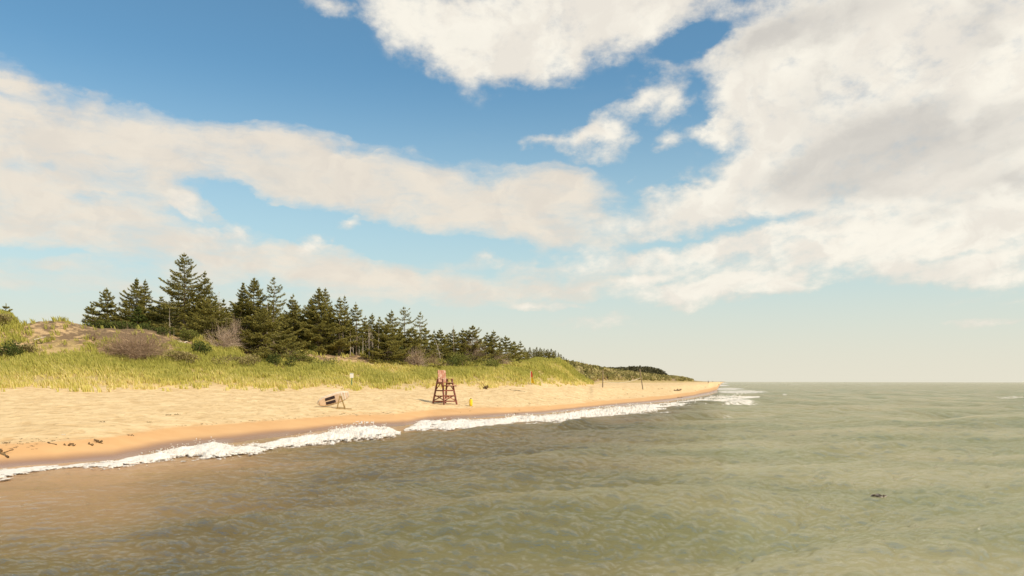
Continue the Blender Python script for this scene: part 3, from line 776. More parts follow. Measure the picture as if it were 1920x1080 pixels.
# ---- the spruces one can point to: (top column, top row, distance, crown half width px, bare fraction, density, gap, seed, extras, label)
SPR = [
 (10, 572, 104, 17, .05, .9, .15, 3, {}, 'small spruce peeping over the grassy dune hump at far left'),
 (200, 542, 108, 36, .02, 1.0, .12, 11, {'skew': (-.25, 0)}, 'round-shouldered spruce, leftmost full tree of the wood'),
 (173, 573, 105, 22, .0, .9, .15, 12, {}, 'low spruce hugging the dune edge at the left end of the wood'),
 (257, 524, 110, 40, .04, .95, .2, 13, {'skew': (-.15, 0)}, 'mid-sized spruce with doubled crown left of the tallest tree'),
 (272, 527, 111, 30, .1, .8, .25, 14, {}, 'thin spruce leader close behind the double-crowned spruce'),
 (258, 577, 104, 24, .0, 1.1, .1, 15, {'young': 1}, 'bright green young spruce in front of the double-crowned one'),
 (301, 556, 112, 32, .05, .9, .2, 16, {}, 'dark spruce filling the gap just left of the tallest tree'),
 (345, 477, 108, 55, .10, .95, .24, 17, {'top': .62, 'droop': .7}, 'tallest spruce of the wood, with ragged shelf-like branches'),
 (384, 512, 109, 34, .12, .85, .24, 18, {'lean': (.3, 0), 'top': .6}, 'ragged spruce leaning right against the tallest tree'),
 (396, 562, 103, 48, .0, 1.1, .12, 19, {'skew': (-.1, 0)}, 'broad drooping spruce at the foot of the tallest tree'),
 (456, 532, 111, 34, .05, .9, .2, 20, {}, 'twin-topped dark spruce right of the pale dead tree'),
 (476, 521, 110, 42, .04, 1.0, .16, 21, {}, 'tall dense spruce left of the thin open-topped one'),
 (513, 520, 109, 34, .35, .6, .38, 22, {'top': .55}, 'open-topped spruce with a bare pale trunk and few branches'),
 (494, 580, 103, 62, .0, 1.2, .08, 23, {'skew': (.2, 0), 'top': .75}, 'huge low spruce sweeping down to the bank like a skirt'),
 (535, 628, 104, 40, .0, 1.1, .1, 24, {'skew': (.5, 0)}, 'spruce skirt spilling right onto the bare bank'),
 (550, 553, 113, 34, .12, 1.0, .15, 25, {}, 'rounded dark spruce standing left of the twin-topped big spruce'),
 (583, 560, 115, 28, .15, .9, .2, 26, {}, 'narrow spruce pressed between two larger dark crowns'),
 (597, 540, 111, 50, .16, 1.1, .12, 27, {}, 'big dense spruce with two tips above the low sandy bank'),
 (609, 540, 113, 34, .3, .8, .25, 28, {}, 'second slim tip rising just behind the two-tipped big spruce'),
 (636, 558, 112, 34, .2, .9, .2, 29, {}, 'slender spruce left of two, with thinning top'),
 (646, 556, 115, 22, .4, .6, .35, 30, {'lean': (.2, 0)}, 'sparse spruce tip leaning right beside its slender neighbour'),
 (668, 569, 114, 26, .35, .75, .25, 31, {'top': .6}, 'lone narrow spruce before the dip in the treeline'),
 (685, 594, 117, 22, .35, .7, .25, 32, {}, 'short spruce over the pale bare trunks'),
 (697, 589, 119, 22, .35, .8, .2, 33, {}, 'dark-tipped spruce in the middle of the treeline dip'),
 (711, 595, 119, 20, .3, .8, .2, 34, {}, 'last short spruce of the dip, next to a bushy one'),
 (734, 582, 117, 36, .2, .85, .22, 35, {'lean': (-.3, 0), 'skew': (-.2, 0)}, 'spruce with a bent top and long left arm'),
 (727, 608, 113, 38, .1, 1.1, .1, 36, {}, 'dense low spruce under the bent-topped spruce'),
 (758, 576, 119, 26, .45, .55, .35, 37, {'top': .5, 'skew': (.2, 0)}, 'gaunt spruce with a tall nearly bare tip'),
 (772, 614, 117, 36, .05, 1.1, .1, 38, {}, 'wide rounded spruce right of the gaunt tip'),
 (788, 586, 122, 22, .5, .5, .4, 39, {'top': .5}, 'spindly spruce with tufted tip standing clear of the wood'),
 (825, 617, 130, 24, .08, .95, .15, 40, {}, 'pointed spruce behind the lifeguard chair'),
 (813, 621, 134, 15, .2, .6, .3, 41, {}, 'thin spruce stem beside the white dead tree'),
 (797, 615, 126, 28, .08, 1.0, .15, 42, {}, 'bushy spruce below the spindly tufted tree'),
 (839, 627, 134, 19, .1, .8, .2, 43, {}, 'small spruce between two pointed ones above the chair'),
 (851, 618, 132, 28, .06, .9, .2, 44, {}, 'spruce with a dead forked twig at its tip'),
 (868, 617, 134, 26, .05, .95, .18, 45, {}, 'narrow dark spruce right of the dead-tipped one'),
 (886, 611, 134, 36, .03, 1.05, .14, 46, {}, 'tallest spruce of the middle clump, broad and bushy'),
 (913, 624, 138, 20, .05, .9, .2, 47, {'lean': (-.3, 0)}, 'left one of the paired spruces, leaning left'),
 (925, 621, 138, 26, .03, 1.0, .15, 48, {}, 'right one of the paired spruces, upright and full'),
 (948, 630, 142, 30, .03, 1.0, .15, 49, {}, 'cone-shaped spruce at the right end of the middle clump'),
 (964, 641, 152, 17, .03, .9, .15, 50, {}, 'small spruce just right of the cone-shaped one'),
 (976, 639, 156, 15, .1, .7, .25, 51, {}, 'wispy small spruce at the start of the low treeline'),
]
rs = np.random.RandomState(99)
for (px, py, D, hw, base, dens, gap, seed, ex, label) in SPR:
    p = spot(px, D); h = max(top_h(px, py, D), 1.0); R = 1.55 * hw * D / F
    ln = ex.get('lean', (0, 0))
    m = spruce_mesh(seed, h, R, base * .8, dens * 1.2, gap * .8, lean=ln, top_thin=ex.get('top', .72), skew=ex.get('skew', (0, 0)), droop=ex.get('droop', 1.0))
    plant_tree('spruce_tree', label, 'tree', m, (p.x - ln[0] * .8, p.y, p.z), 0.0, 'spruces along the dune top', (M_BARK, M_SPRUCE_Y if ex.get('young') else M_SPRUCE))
# ---- fill of the wood behind them, from a few kinds
kinds = []
for k in range(5):
    kinds.append(spruce_mesh(200 + k, 7.0, 1.75 + 0.15 * k, 0.02 + 0.03 * k, 0.95, 0.12))
line = [(165, 590), (230, 572), (300, 565), (345, 545), (400, 560), (450, 560), (520, 568), (560, 572), (620, 575), (660, 598), (700, 606), (740, 606), (790, 624), (830, 632), (900, 632), (960, 648)]
lt = np.array(line, float)
first = {}
def fill_tree(px, py, D, label, group, cat='tree'):
    k = rs.randint(5); p = spot(px, D); h = max(top_h(px, py, D), 1.0)
    if k not in first:
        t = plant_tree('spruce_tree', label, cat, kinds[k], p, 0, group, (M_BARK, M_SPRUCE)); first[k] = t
    else:
        t = copy_tree(first[k]); t['label'] = label; t['group'] = group; t['category'] = cat
    t.location = p; t.rotation_euler = (0, 0, rs.rand() * 6.28)
    s = h / 7.0; w = s * rs.uniform(1.1, 1.65)
    t.scale = (w, w, s)
for k in range(110):
    px = 172 + (960 - 172) * (k + rs.uniform(-.4, .4)) / 109.0
    py = np.interp(px, lt[:, 0], lt[:, 1]) + rs.uniform(0, 26)
    D0 = np.interp(px, [165, 340, 620, 830, 1000], [110, 114, 118, 136, 170])
    fill_tree(px, py, D0 + rs.uniform(3, 20), 'dark spruce packed inside the wood, behind the front trees', 'spruces filling the wood')
# ---- the low treeline running away to the right
for (px, py, D) in [(984, 652, 172), (993, 651, 176), (1000, 654, 180), (1006, 651, 182), (1013, 652, 186), (1020, 654, 190), (1027, 654, 194), (1034, 654, 198), (1041, 657, 200), (1047, 661, 202), (1052, 664, 205), (1057, 669, 208), (1062, 672, 214), (988, 658, 168), (1010, 658, 178), (1030, 659, 190),
                    (1016, 655, 205), (1038, 658, 210), (1003, 655, 200), (1024, 656, 210), (1048, 664, 214)]:
    fill_tree(px, py, D, 'small distant spruce in the low treeline sloping down towards the sea', 'spruces of the low treeline')
# ---- pale dead trees
def snag(px, py, D, label, seed, lean=(0, 0), twigs=24, spread=.16, group='dead trees in the wood', pb=None):
    p = spot(px, D); h = max(top_h(px, py, D), 0.8)
    o = link('dead_tree', bare_tree_mesh(seed, h, lean, twigs, spread), M_DEADWOOD, None, (p.x - lean[0], p.y, p.z))
    tag(o, label, 'dead tree', group)
snag(411, 547, 106, 'tall pale dead spruce right of the leaning ragged spruce', 301, twigs=40)
snag(318, 578, 103.5, 'bare pale trunk below the tallest spruce', 302, twigs=12, spread=.1)
snag(326, 622, 99.5, 'short whitish dead stub on the bank under the tallest spruce', 303, twigs=3, spread=.15)
snag(501, 560, 106.5, 'thin dead stem in front of the open-topped spruce', 304, twigs=16)
snag(693, 612, 113, 'tallest bare trunk in the stand of pale stems', 305, twigs=34, spread=.13)
snag(699, 630, 113.5, 'shorter bare trunk beside the taller pale stem', 306, twigs=20)
snag(815, 634, 124, 'white leaning dead tree left of the lifeguard chair top', 307, lean=(-.9, 0), twigs=26, spread=.2)
snag(850, 609, 131, 'dead forked tip poking out over the middle clump', 308, twigs=20, spread=.12)
for k in range(24):
    px = 588 + 130 * (k + rs.rand() * .8) / 24
    snag(px, rs.uniform(612, 642), 111.5 + rs.uniform(0, 4), 'thin bare trunk in the row of pale stems above the sandy bank', 320 + k, twigs=14, spread=.1, group='bare pale stems above the bank')
# ---- leafless shrubs
def bare(px, py, hw, hh, label, seed, mat=None, D=None, stems=60, name='bare_shrub', group=None):
    p = hit(px, py) if D is None else spot(px, D)
    s = p.y / F
    o = link(name, bare_shrub_mesh(seed, hw * s, hw * s * .8, hh * s, stems), mat or M_TWIG, None, p)
    tag(o, label, 'shrub', group)
bare(252, 674, 62, 50, 'big tangled bare brown shrub sprawling on the grassy slope', 401, stems=240)
bare(215, 660, 20, 18, 'low bare shrub at the left of the big tangled one', 402, stems=40)
bare(176, 638, 11, 12, 'small dark bare shrub alone on the grassy slope', 403, stems=36)
bare(440, 634, 19, 50, 'rusty grey dead spruce crown in the gap right of the tallest tree', 404, M_GREYTWIG, stems=90, D=103)
bare(418, 656, 38, 40, 'mass of grey dead twigs under the broad drooping spruce', 405, M_GREYTWIG, stems=110)
bare(778, 690, 24, 36, 'pinkish grey bare shrub on the bank left of the lifeguard chair', 406, M_GREYTWIG, stems=90)
bare(806, 688, 26, 26, 'dark twiggy bare shrub right behind the lifeguard chair', 407, stems=80)
bare(885, 682, 24, 44, 'grey dead tree skeleton in front of the middle clump', 408, M_GREYTWIG, stems=120)
bare(930, 684, 26, 22, 'low grey bare shrub under the paired spruces', 409, M_GREYTWIG, stems=70)
bare(962, 676, 24, 24, 'grey bare shrub under the cone-shaped spruce', 410, M_GREYTWIG, stems=70)
bare(990, 675, 26, 22, 'brownish bare thicket at the foot of the low treeline', 411, M_GREYTWIG, stems=80)
bare(1020, 675, 22, 14, 'thin bare thicket at the right end of the grass hill top', 412, stems=60)
bare(545, 676, 22, 18, 'bare twiggy shrub left of the exposed sandy bank', 413, stems=50)
bare(1090, 681, 5, 11, 'tiny leafless tree alone on the dark far dune', 414, D=290, stems=18)
bare(1097, 682, 3, 7, 'tiny leafless sapling right of the lone leafless tree', 415, D=290, stems=10)
# ---- green shrubs
def leafy(px, py, hw, hh, label, seed, mat=None, group=None, n=None, D=None):
    p = hit(px, py) if D is None else spot(px, D); s = p.y / F
    n = n or int(500 + 1.2 * hw * hh)
    plant_tree('leafy_shrub', label, 'shrub', leafy_mesh(seed, hw * s, hw * s * .8, hh * s * 1.1, n), p, 0, group, (M_TWIG, mat or M_SCRUB), ('stem', 'foliage'))
leafy(14, 672, 24, 26, 'dark green bush at the left edge, on the grassy slope', 501, M_SCRUBDARK)
leafy(46, 662, 18, 12, 'dull brownish bush right of the dark green one', 502, M_DUNEHEATH)
leafy(372, 665, 20, 20, 'dark green bush on the bank below the broad drooping spruce', 503, M_SCRUBDARK)
leafy(348, 640, 16, 18, 'small green bush at the foot of the tallest spruce', 504)
leafy(345, 680, 34, 16, 'low mixed bush in the grass right of the big tangled shrub', 505, M_DUNEHEATH)
leafy(440, 684, 40, 14, 'low brownish scrub at the grass edge below the big spruce skirt', 506, M_DUNEHEATH)
leafy(522, 690, 26, 22, 'dark green bush in front of the bank by the spruce skirt', 507, M_SCRUBDARK)
leafy(560, 684, 24, 22, 'green bush against the left end of the exposed sandy bank', 508)
leafy(600, 690, 30, 14, 'green scrub below the exposed sandy bank', 509)
leafy(560, 660, 26, 14, 'yellow-green creeping bush under the spruce skirt', 510)
leafy(785, 668, 26, 20, 'green bush below the spindly tufted spruce', 511)
leafy(812, 676, 24, 24, 'green bush at the foot of the white leaning dead tree', 512)
leafy(845, 690, 22, 16, 'low dark bush on the bank right of the lifeguard chair', 513, M_SCRUBDARK)
leafy(868, 690, 24, 26, 'green bush in the cleft of the bank right of the chair', 514)
leafy(855, 676, 22, 18, 'dark bush in the shaded cleft of the bank', 515, M_SCRUBDARK)
leafy(918, 690, 28, 16, 'green bush on the bank below the paired spruces', 516)
leafy(5, 610, 26, 18, 'brown and green scrub on the dune hump at far left', 517, M_DUNEHEATH)
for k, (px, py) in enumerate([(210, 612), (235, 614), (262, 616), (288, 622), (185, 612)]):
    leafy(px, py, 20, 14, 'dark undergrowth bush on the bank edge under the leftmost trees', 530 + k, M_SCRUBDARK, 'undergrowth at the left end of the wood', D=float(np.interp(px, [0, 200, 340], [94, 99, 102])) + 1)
for k in range(16):
    px = 300 + 640 * (k + rs.rand() * .6) / 16
    cd = float(_ip(CRD, px)) + rs.uniform(-1.5, 3)
    leafy(px, 0, rs.uniform(14, 24), rs.uniform(8, 18), 'undergrowth bush at the foot of the spruces on the bank edge', 550 + k, [M_SCRUBDARK, M_SCRUB, M_DUNEHEATH][k % 3], 'undergrowth along the bank edge', D=cd)

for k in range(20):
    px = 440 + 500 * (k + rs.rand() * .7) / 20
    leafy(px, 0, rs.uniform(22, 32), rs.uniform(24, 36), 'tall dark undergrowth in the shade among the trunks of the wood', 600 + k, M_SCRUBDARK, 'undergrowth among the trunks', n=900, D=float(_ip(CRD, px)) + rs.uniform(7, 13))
# ---- far wood and far scrub: one mass each
def far_mass(name, label, fn, mat, seed):
    rg = np.random.RandomState(seed); B = Bag(); fn(B, rg)
    o = link(name, B.mesh(name), mat); tag(o, label, kind='stuff'); return o
M_FARWOOD = leaf_mat('far_spruce_needles', (0.10, 0.092, 0.05), (0.16, 0.145, 0.075), (0.24, 0.21, 0.10), trans=.2)
def far_wood(B, rg):
    for k in range(230):
        px = rg.uniform(1128, 1249); D = float(np.interp(px, [1128, 1200, 1250], [400, 460, 500])) + rg.uniform(-4, 40)
        tp = np.interp(px, [1128, 1140, 1160, 1180, 1200, 1220, 1235, 1248], [689, 688.5, 688, 686.5, 685.5, 687, 690, 696]) + abs(rg.normal(0, 2.2))
        z0 = ground(px, D); h = max(zof(tp, D) - z0, 1.5)
        n = 46; t = rg.rand(n) ** 0.8; az = rg.rand(n) * 6.283
        r = 1.5 * (1.02 - t) ** 0.8 * rg.uniform(0.5, 1, n)
        P = np.stack([(px - 960) / F * D + r * np.cos(az), D + r * np.sin(az), z0 + h * t], 1)
        d = np.stack([np.cos(az), np.sin(az), rg.uniform(-.4, .4, n)], 1)
        ti = np.clip(rg.normal(.35, .15, n), 0, 1); B.quads(sprays(rg, P, d, 1.0, 0.7, ti, .6), ti)
far_mass('far_wood', 'dark distant spruce wood on the far dune', far_wood, M_FARWOOD, 71)
def far_scrub(B, rg):
    n = 26000
    px = rg.uniform(1052, 1300, n); f = rg.rand(n) ** 1.3
    near = _ip(CRD, px); far = _ip(RGD, px) + 10
    near = np.where(px < 1110, 215, _ip(TOD, px) + 4)
    D = near + (far - near) * f
    keep = fbm(px / 9.0, D / 22.0, 3) + 0.25 * f > -0.02
    px, D = px[keep], D[keep]
    z = np.array([ground(a, b) for a, b in zip(px, D)])
    m = len(px)
    P = np.stack([(px - 960) / F * D, D, z + rg.rand(m) * 0.7], 1)
    d = rg.normal(0, .7, (m, 3)) + np.array([0, 0, 1.0])
    ti = np.clip(0.5 + 0.5 * fbm(px / 14, D / 30 + 8, 2) + rg.normal(0, .15, m), 0, 1)
    B.quads(sprays(rg, P, d, 0.9, 0.65, ti, .9), ti)
M_FARSCRUB = leaf_mat('far_dune_scrub', (0.20, 0.175, 0.065), (0.34, 0.29, 0.10), (0.50, 0.40, 0.18), trans=.2)
far_mass('far_scrub', 'low scrub covering the far dunes', far_scrub, M_FARSCRUB, 72)

# ---- marram grass
def grass(name, label, n, sampler, seed, hgt=0.62, blades=9, mat=None):
    rg = np.random.RandomState(seed)
    px, D = sampler(rg, n)
    zs = np.array([land(a, np.array([b])) for a, b in zip(px, D)])[:, :, 0]
    z, zone = zs[:, 0], zs[:, 1]
    x = (px - 960) / F * D
    patch = fbm(x * 0.28, D * 0.16, 3)
    want = sstep(zone + 0.22 * patch + 0.10 * rg.normal(0, 1, len(px)), 1.90, 2.78)
    bare_ = sstep(zone, 2.9, 3.3) * sstep(fbm(x * .13 + 5, D * .13, 3), -0.15, 0.35) * 0.92
    scarp = sstep(zone, 3.25, 3.5) * (1 - sstep(zone, 4.02, 4.12)) * sstep(px, 28, 50) * (1 - sstep(px, 300, 340))
    bare_ = np.maximum(bare_, scarp * (0.97 - 0.3 * sstep(px, 85, 100) * (1 - sstep(px, 112, 130)) * sstep(zone, 3.8, 3.95)))
    right = sstep(px, 930, 990)
    bare_ = bare_ * (1 - 0.85 * right)
    bare_ = np.where((zone > 3.35) & (px > 455) & (px < 770), 0.93, bare_)
    keep = rg.rand(len(px)) < want * (1 - bare_) * np.clip(0.70 + 0.5 * patch, 0.12, 1)
    px, D, z, x, zone, patch = [a[keep] for a in (px, D, z, x, zone, patch)]
    m = len(px); nb = blades
    ox = x[:, None] + rg.normal(0, .13, (m, nb)); oy = D[:, None] + rg.normal(0, .13, (m, nb))
    hh = hgt * (0.65 + 0.5 * rg.rand(m, nb)) * np.clip(0.72 + 0.5 * patch + 0.25 * sstep(zone, 2, 2.5), 0.45, 1.3)[:, None]
    az = rg.rand(m, nb) * 6.283; bend = rg.uniform(0.05, 0.5, (m, nb)) * hh
    wnd = 0.18 * hh
    tx = ox + np.cos(az) * bend - wnd; ty = oy + np.sin(az) * bend
    wd = 0.020 + 0.018 * rg.rand(m, nb) + 0.00012 * D[:, None]
    wa = rg.normal(0, .7, (m, nb)); sx, sy = np.cos(wa) * wd, np.sin(wa) * wd
    zz = np.repeat(z[:, None], nb, 1) - .03
    V = np.stack([np.stack([ox - sx, oy - sy, zz], -1), np.stack([ox + sx, oy + sy, zz], -1),
                  np.stack([ox * .45 + tx * .55 + sx * .7, oy * .45 + ty * .55 + sy * .7, zz + hh * .68], -1), np.stack([tx, ty, zz + hh], -1)], 2).reshape(-1, 4, 3)
    tone = 0.58 - 0.36 * sstep(zone, 2.05, 2.8) + 0.40 * fbm(x * .09 - 3, D * .07, 2)
    ti = np.clip(tone[:, None] + rg.normal(0, .17, (m, nb)), 0, 1).ravel()
    B = Bag(); B.quads(V, ti)
    o = link(name, B.mesh(name), mat or M_GRASS); tag(o, label, kind='stuff')
    return m
def samp_fore(rg, n):
    px = rg.uniform(-260, 1112, n)
    a = _ip(GRD, px) - 5; b = _ip(CRD, px) - 1
    # thin out with distance seen from the beach
    return px, a + (b - a) * rg.rand(n)
NG = grass('marram_grass', 'yellow-green marram grass covering the front of the dunes', 42000, samp_fore, 81)
# ------------------------------------------------------------------ things on the beach
def paint_mat(name, c, c2, rough=0.6, scale=3.0, lo=.45, hi=.62, metallic=0.0):
    m, N = new_mat(name)
    pos = N.n('ShaderNodeTexCoord').outputs['Object']
    nz = N.noise(pos, scale, 6.0, 0.65)
    finish(N, principled(N, N.mix(N.smooth(nz, lo, hi), c, c2), rough, 0.3, bump(N, nz, 0.25, 0.01), Metallic=metallic))
    return m
M_RED = paint_mat('weathered_red_paint', (0.24, 0.075, 0.045), (0.15, 0.06, 0.04))
M_REDLIT = paint_mat('sunlit_tone_red_paint', (0.44, 0.19, 0.115), (0.60, 0.40, 0.28), scale=2.2)  # paler pink red for the sun-facing boards: sunlight painted into the colour
M_YELLOW = paint_mat('yellow_plastic', (0.78, 0.55, 0.03), (0.70, 0.46, 0.03), 0.4)
M_REDPL = paint_mat('red_plastic', (0.80, 0.16, 0.06), (0.75, 0.13, 0.05), 0.4)
M_WOOD = paint_mat('raw_timber', (0.34, 0.21, 0.07), (0.24, 0.15, 0.055), scale=5)
M_GREY = paint_mat('weathered_post_wood', (0.20, 0.15, 0.09), (0.30, 0.23, 0.14), scale=5)
M_WHITE = paint_mat('white_board_paint', (0.78, 0.75, 0.66), (0.70, 0.66, 0.56), 0.5)
M_BOARD = paint_mat('cream_board_skin', (0.70, 0.54, 0.40), (0.62, 0.46, 0.34), 0.35)
M_RAIL = paint_mat('board_rail_pale', (0.66, 0.56, 0.44), (0.58, 0.48, 0.38), 0.35)
M_BLACK = paint_mat('black_grip_pad', (0.035, 0.022, 0.025), (0.06, 0.04, 0.04), 0.8)
M_GREENP = paint_mat('green_post_paint', (0.10, 0.20, 0.12), (0.14, 0.24, 0.15))
M_KELP = paint_mat('dried_seaweed', (0.14, 0.085, 0.035), (0.24, 0.15, 0.065), 0.8)
M_WEEDWET = paint_mat('wet_grey_weed', (0.27, 0.21, 0.16), (0.34, 0.28, 0.22), 0.4)
M_LOG = paint_mat('bleached_driftwood', (0.62, 0.52, 0.38), (0.46, 0.37, 0.26), 0.8)

def bar(bm, a, b, w, h=None, up=(0, 0, 1)):
    """a squared timber from a to b"""
    h = h or w
    a, b = Vector(a), Vector(b); d = (b - a); L = d.length; d.normalize()
    u = Vector(up)
    if abs(u.dot(d)) > 0.95: u = Vector((1, 0, 0))
    s = d.cross(u).normalized(); u = s.cross(d).normalized()
    vs = []
    for p in (a, b):
        for (i, j) in ((-1, -1), (1, -1), (1, 1), (-1, 1)):
            vs.append(bm.verts.new(p + s * (i * w / 2) + u * (j * h / 2)))
    for f in ((3, 2, 1, 0), (4, 5, 6, 7), (0, 1, 5, 4), (1, 2, 6, 5), (2, 3, 7, 6), (3, 0, 4, 7)):
        bm.faces.new([vs[k] for k in f])
def bevel(bm, w):
    bmesh.ops.recalc_face_normals(bm, faces=bm.faces)
    bmesh.ops.bevel(bm, geom=list(bm.edges), offset=w, segments=1, affect='EDGES')
def lathe(bm, prof, k=20):
    rings = [[bm.verts.new((r * math.cos(6.28318 * i / k), r * math.sin(6.28318 * i / k), z)) for i in range(k)] for r, z in prof]
    for a, b in zip(rings[:-1], rings[1:]):
        for i in range(k): bm.faces.new((a[i], a[(i + 1) % k], b[(i + 1) % k], b[i]))
    bm.faces.new(list(reversed(rings[0]))); bm.faces.new(rings[-1])

# ---- lifeguard chair. local frame: +x is the way the sitter faces (towards the sea), y across
cp_ = hit(834, 757.5)
S = cp_.y / F                     # metres per photo pixel at the chair
FACE = math.radians(-41)          # facing right and towards the viewer
ch = thing('lifeguard_chair', 'tall weathered red wooden lifeguard chair standing on the sand', 'lifeguard chair', cp_, FACE)
HS = 46.0 * S                     # top of the legs
b = 16.5 * S; tb = 12.0 * S  # half spread of the feet / half width of the top
def leg_line(sx, sy, z):
    k = z / HS
    xf = (15.0 if sx > 0 else -15.0) * S * (1 - k) + (6.5 if sx > 0 else -6.5) * S * k
    return Vector((xf, sy * (b * (1 - k) + tb * k), z))
lw = 0.13
for sx in (-1, 1):
    for sy in (-1, 1):
        bm = bmesh.new(); bar(bm, leg_line(sx, sy, -0.15), leg_line(sx, sy, HS), lw, lw, (0, 1, 0)); bevel(bm, .008); link('leg', bm, M_RED, ch)
def rail(name, p, q, w=.10, h=.05, mat=M_RED, up=(0, 0, 1)):
    bm = bmesh.new(); bar(bm, p, q, w, h, up); bevel(bm, .005); return link(name, bm, mat, ch)
for z in (0.10, 0.32, 0.54):      # side rails and cross bars
    for sy in (-1, 1):
        e = Vector((0, sy * 0.075, 0)); rail('side_rail', leg_line(-1, sy, z * HS) + e, leg_line(1, sy, z * HS) + e, .05, .11)
for z in (0.11, 0.33, 0.55, 0.74):
    e = Vector((0.075, 0, 0)); rail('ladder_rung', leg_line(1, -1, z * HS) + e, leg_line(1, 1, z * HS) + e, .05, .11)
for z in (0.10, 0.54):
    e = Vector((-0.075, 0, 0)); rail('rear_rail', leg_line(-1, -1, z * HS) + e, leg_line(-1, 1, z * HS) + e, .05, .11)
for sy in (-1, 1):
    e = Vector((0, -sy * 0.045, 0))
    rail('cross_brace', leg_line(-1, sy, .14 * HS) + e, leg_line(1, sy, .35 * HS) + e, .04, .09)
    rail('cross_brace', leg_line(1, sy, .14 * HS) + e * 2, leg_line(-1, sy, .35 * HS) + e * 2, .04, .09)
    rail('knee_brace', leg_line(-1, sy, .57 * HS) + e, Vector((0, sy * tb, .84 * HS)) + e, .04, .08)
    rail('knee_brace', leg_line(1, sy, .57 * HS) + e, Vector((0, sy * tb, .84 * HS)) + e * 2, .04, .08)
    rail('seat_rail', leg_line(-1, sy, .84 * HS) + Vector((0, sy * .075, 0)), leg_line(1, sy, .84 * HS) + Vector((0, sy * .075, 0)), .05, .12)
for sx in (1,):
    rail('front_brace', leg_line(sx, -1, .16 * HS) + Vector((-.05, 0, 0)), leg_line(sx, 1, .36 * HS) + Vector((-.05, 0, 0)), .04, .08, M_REDLIT)
    rail('front_brace', leg_line(sx, 1, .16 * HS) + Vector((-.09, 0, 0)), leg_line(sx, -1, .36 * HS) + Vector((-.09, 0, 0)), .04, .08, M_REDLIT)
bm = bmesh.new()
for k in range(5): bar(bm, (-7 * S + k * 3.6 * S, -tb - .05, .84 * HS + .10), (-7 * S + k * 3.6 * S, tb + .05, .84 * HS + .10), .17, .04)
bevel(bm, .005); link('seat', bm, M_REDLIT, ch)
bm = bmesh.new()
for k in range(3): bar(bm, (11 * S + k * 4.2 * S, -tb - .12, .77 * HS - .04), (11 * S + k * 4.2 * S, tb + .12, .77 * HS - .04), .20, .05)
bevel(bm, .005); link('footrest', bm, M_REDLIT, ch)
for sy in (-1, 1): rail('footrest_bracket', Vector((5 * S, sy * (tb - .1), .77 * HS - .10)), Vector((21 * S, sy * (tb - .1), .77 * HS - .10)), .05, .07)
for sy in (-1, 1):
    rail('armrest', Vector((-8.5 * S, sy * (tb + .02), HS + .035)), Vector((9.5 * S, sy * (tb + .02), HS + .035)), .17, .06, M_REDLIT)
BT = 63.5 * S
bm = bmesh.new()
for k in range(4):
    y = (-1 + (k + .5) / 2) * tb * .86
    bar(bm, (-6.6 * S, y, .86 * HS), (-8.6 * S, y, BT - (.02 if k % 2 else 0)), tb * .37, .035, (1, 0, 0))
bevel(bm, .005); link('backrest', bm, M_REDLIT, ch)
for z in (HS + 3 * S, HS + 13 * S):
    k = (z - .86 * HS) / (BT - .86 * HS); xx_ = -6.6 * S - 2.0 * S * k - .05
    rail('backrest_batten', Vector((xx_, -tb * .95, z)), Vector((xx_, tb * .95, z)), .05, .09)

# ---- rescue board propped on a trestle
bp = hit(622, 766)
SB = bp.y / F
bd = thing('rescue_board', 'cream rescue paddleboard with black grip pads, tail in the sand, propped on timber', 'paddleboard', bp)
def board_frame(u, v, n):
    """u along the board from tail (0) to nose (1), v across, n through it -> local metres"""
    L = 2.55
    a = Vector((-27 * SB, -0.10, 0.34)); ax = Vector((2.10, 0.75, 0.66)).normalized()
    nr = Vector((-0.05, -0.80, -0.52)); nr = (nr - ax * nr.dot(ax)).normalized(); cr = nr.cross(ax)
    return a + ax * (u * L) + cr * v + nr * (n - 0.05 * (2 * u - 1) ** 2)
def half_w(u): return 0.51 * max(0.0, 1 - abs(2 * u - 1.04) ** 2.9 / 1.06) ** 0.55 if 0.0 < u < 1.0 else 0.02
def board_mesh(u0=0, u1=1, inset=1.0, t0=-.07, t1=.05, v0=-1, v1=1, dome=.5):
    bm = bmesh.new(); nu, nvv = 30, 12; top, bot = [], []
    for i in range(nu + 1):
        u = u0 + (u1 - u0) * i / nu; w = max(half_w(min(max(u, .012), .972)) * inset, .03)
        top.append([]); bot.append([])
        for j in range(nvv + 1):
            s = v0 + (v1 - v0) * j / nvv; e = (1 - s ** 4) if dome else 1
            top[-1].append(bm.verts.new(board_frame(u, s * w, t1 * (e if dome else 1)))); bot[-1].append(bm.verts.new(board_frame(u, s * w, t0 * (e if dome else 1))))
    for i in range(nu):
        for j in range(nvv):
            bm.faces.new((top[i][j], top[i + 1][j], top[i + 1][j + 1], top[i][j + 1])); bm.faces.new((bot[i][j + 1], bot[i + 1][j + 1], bot[i + 1][j], bot[i][j]))
        bm.faces.new((top[i + 1][0], top[i][0], bot[i][0], bot[i + 1][0])); bm.faces.new((top[i][nvv], top[i + 1][nvv], bot[i + 1][nvv], bot[i][nvv]))
    for j in range(nvv):
        bm.faces.new((top[0][j + 1], bot[0][j + 1], bot[0][j], top[0][j])); bm.faces.new((top[nu][j], bot[nu][j], bot[nu][j + 1], top[nu][j + 1]))
    bmesh.ops.remove_doubles(bm, verts=bm.verts, dist=.0005); bmesh.ops.recalc_face_normals(bm, faces=bm.faces)
    for f in bm.faces: f.smooth = True
    return bm
link('hull', board_mesh(), M_RAIL, bd)
link('deck', board_mesh(.06, .94, .80, .040, .062, dome=0), M_BOARD, bd)
link('grip_pad', board_mesh(.26, .56, .66, .056, .074, .16, .95, 0), M_BLACK, bd)
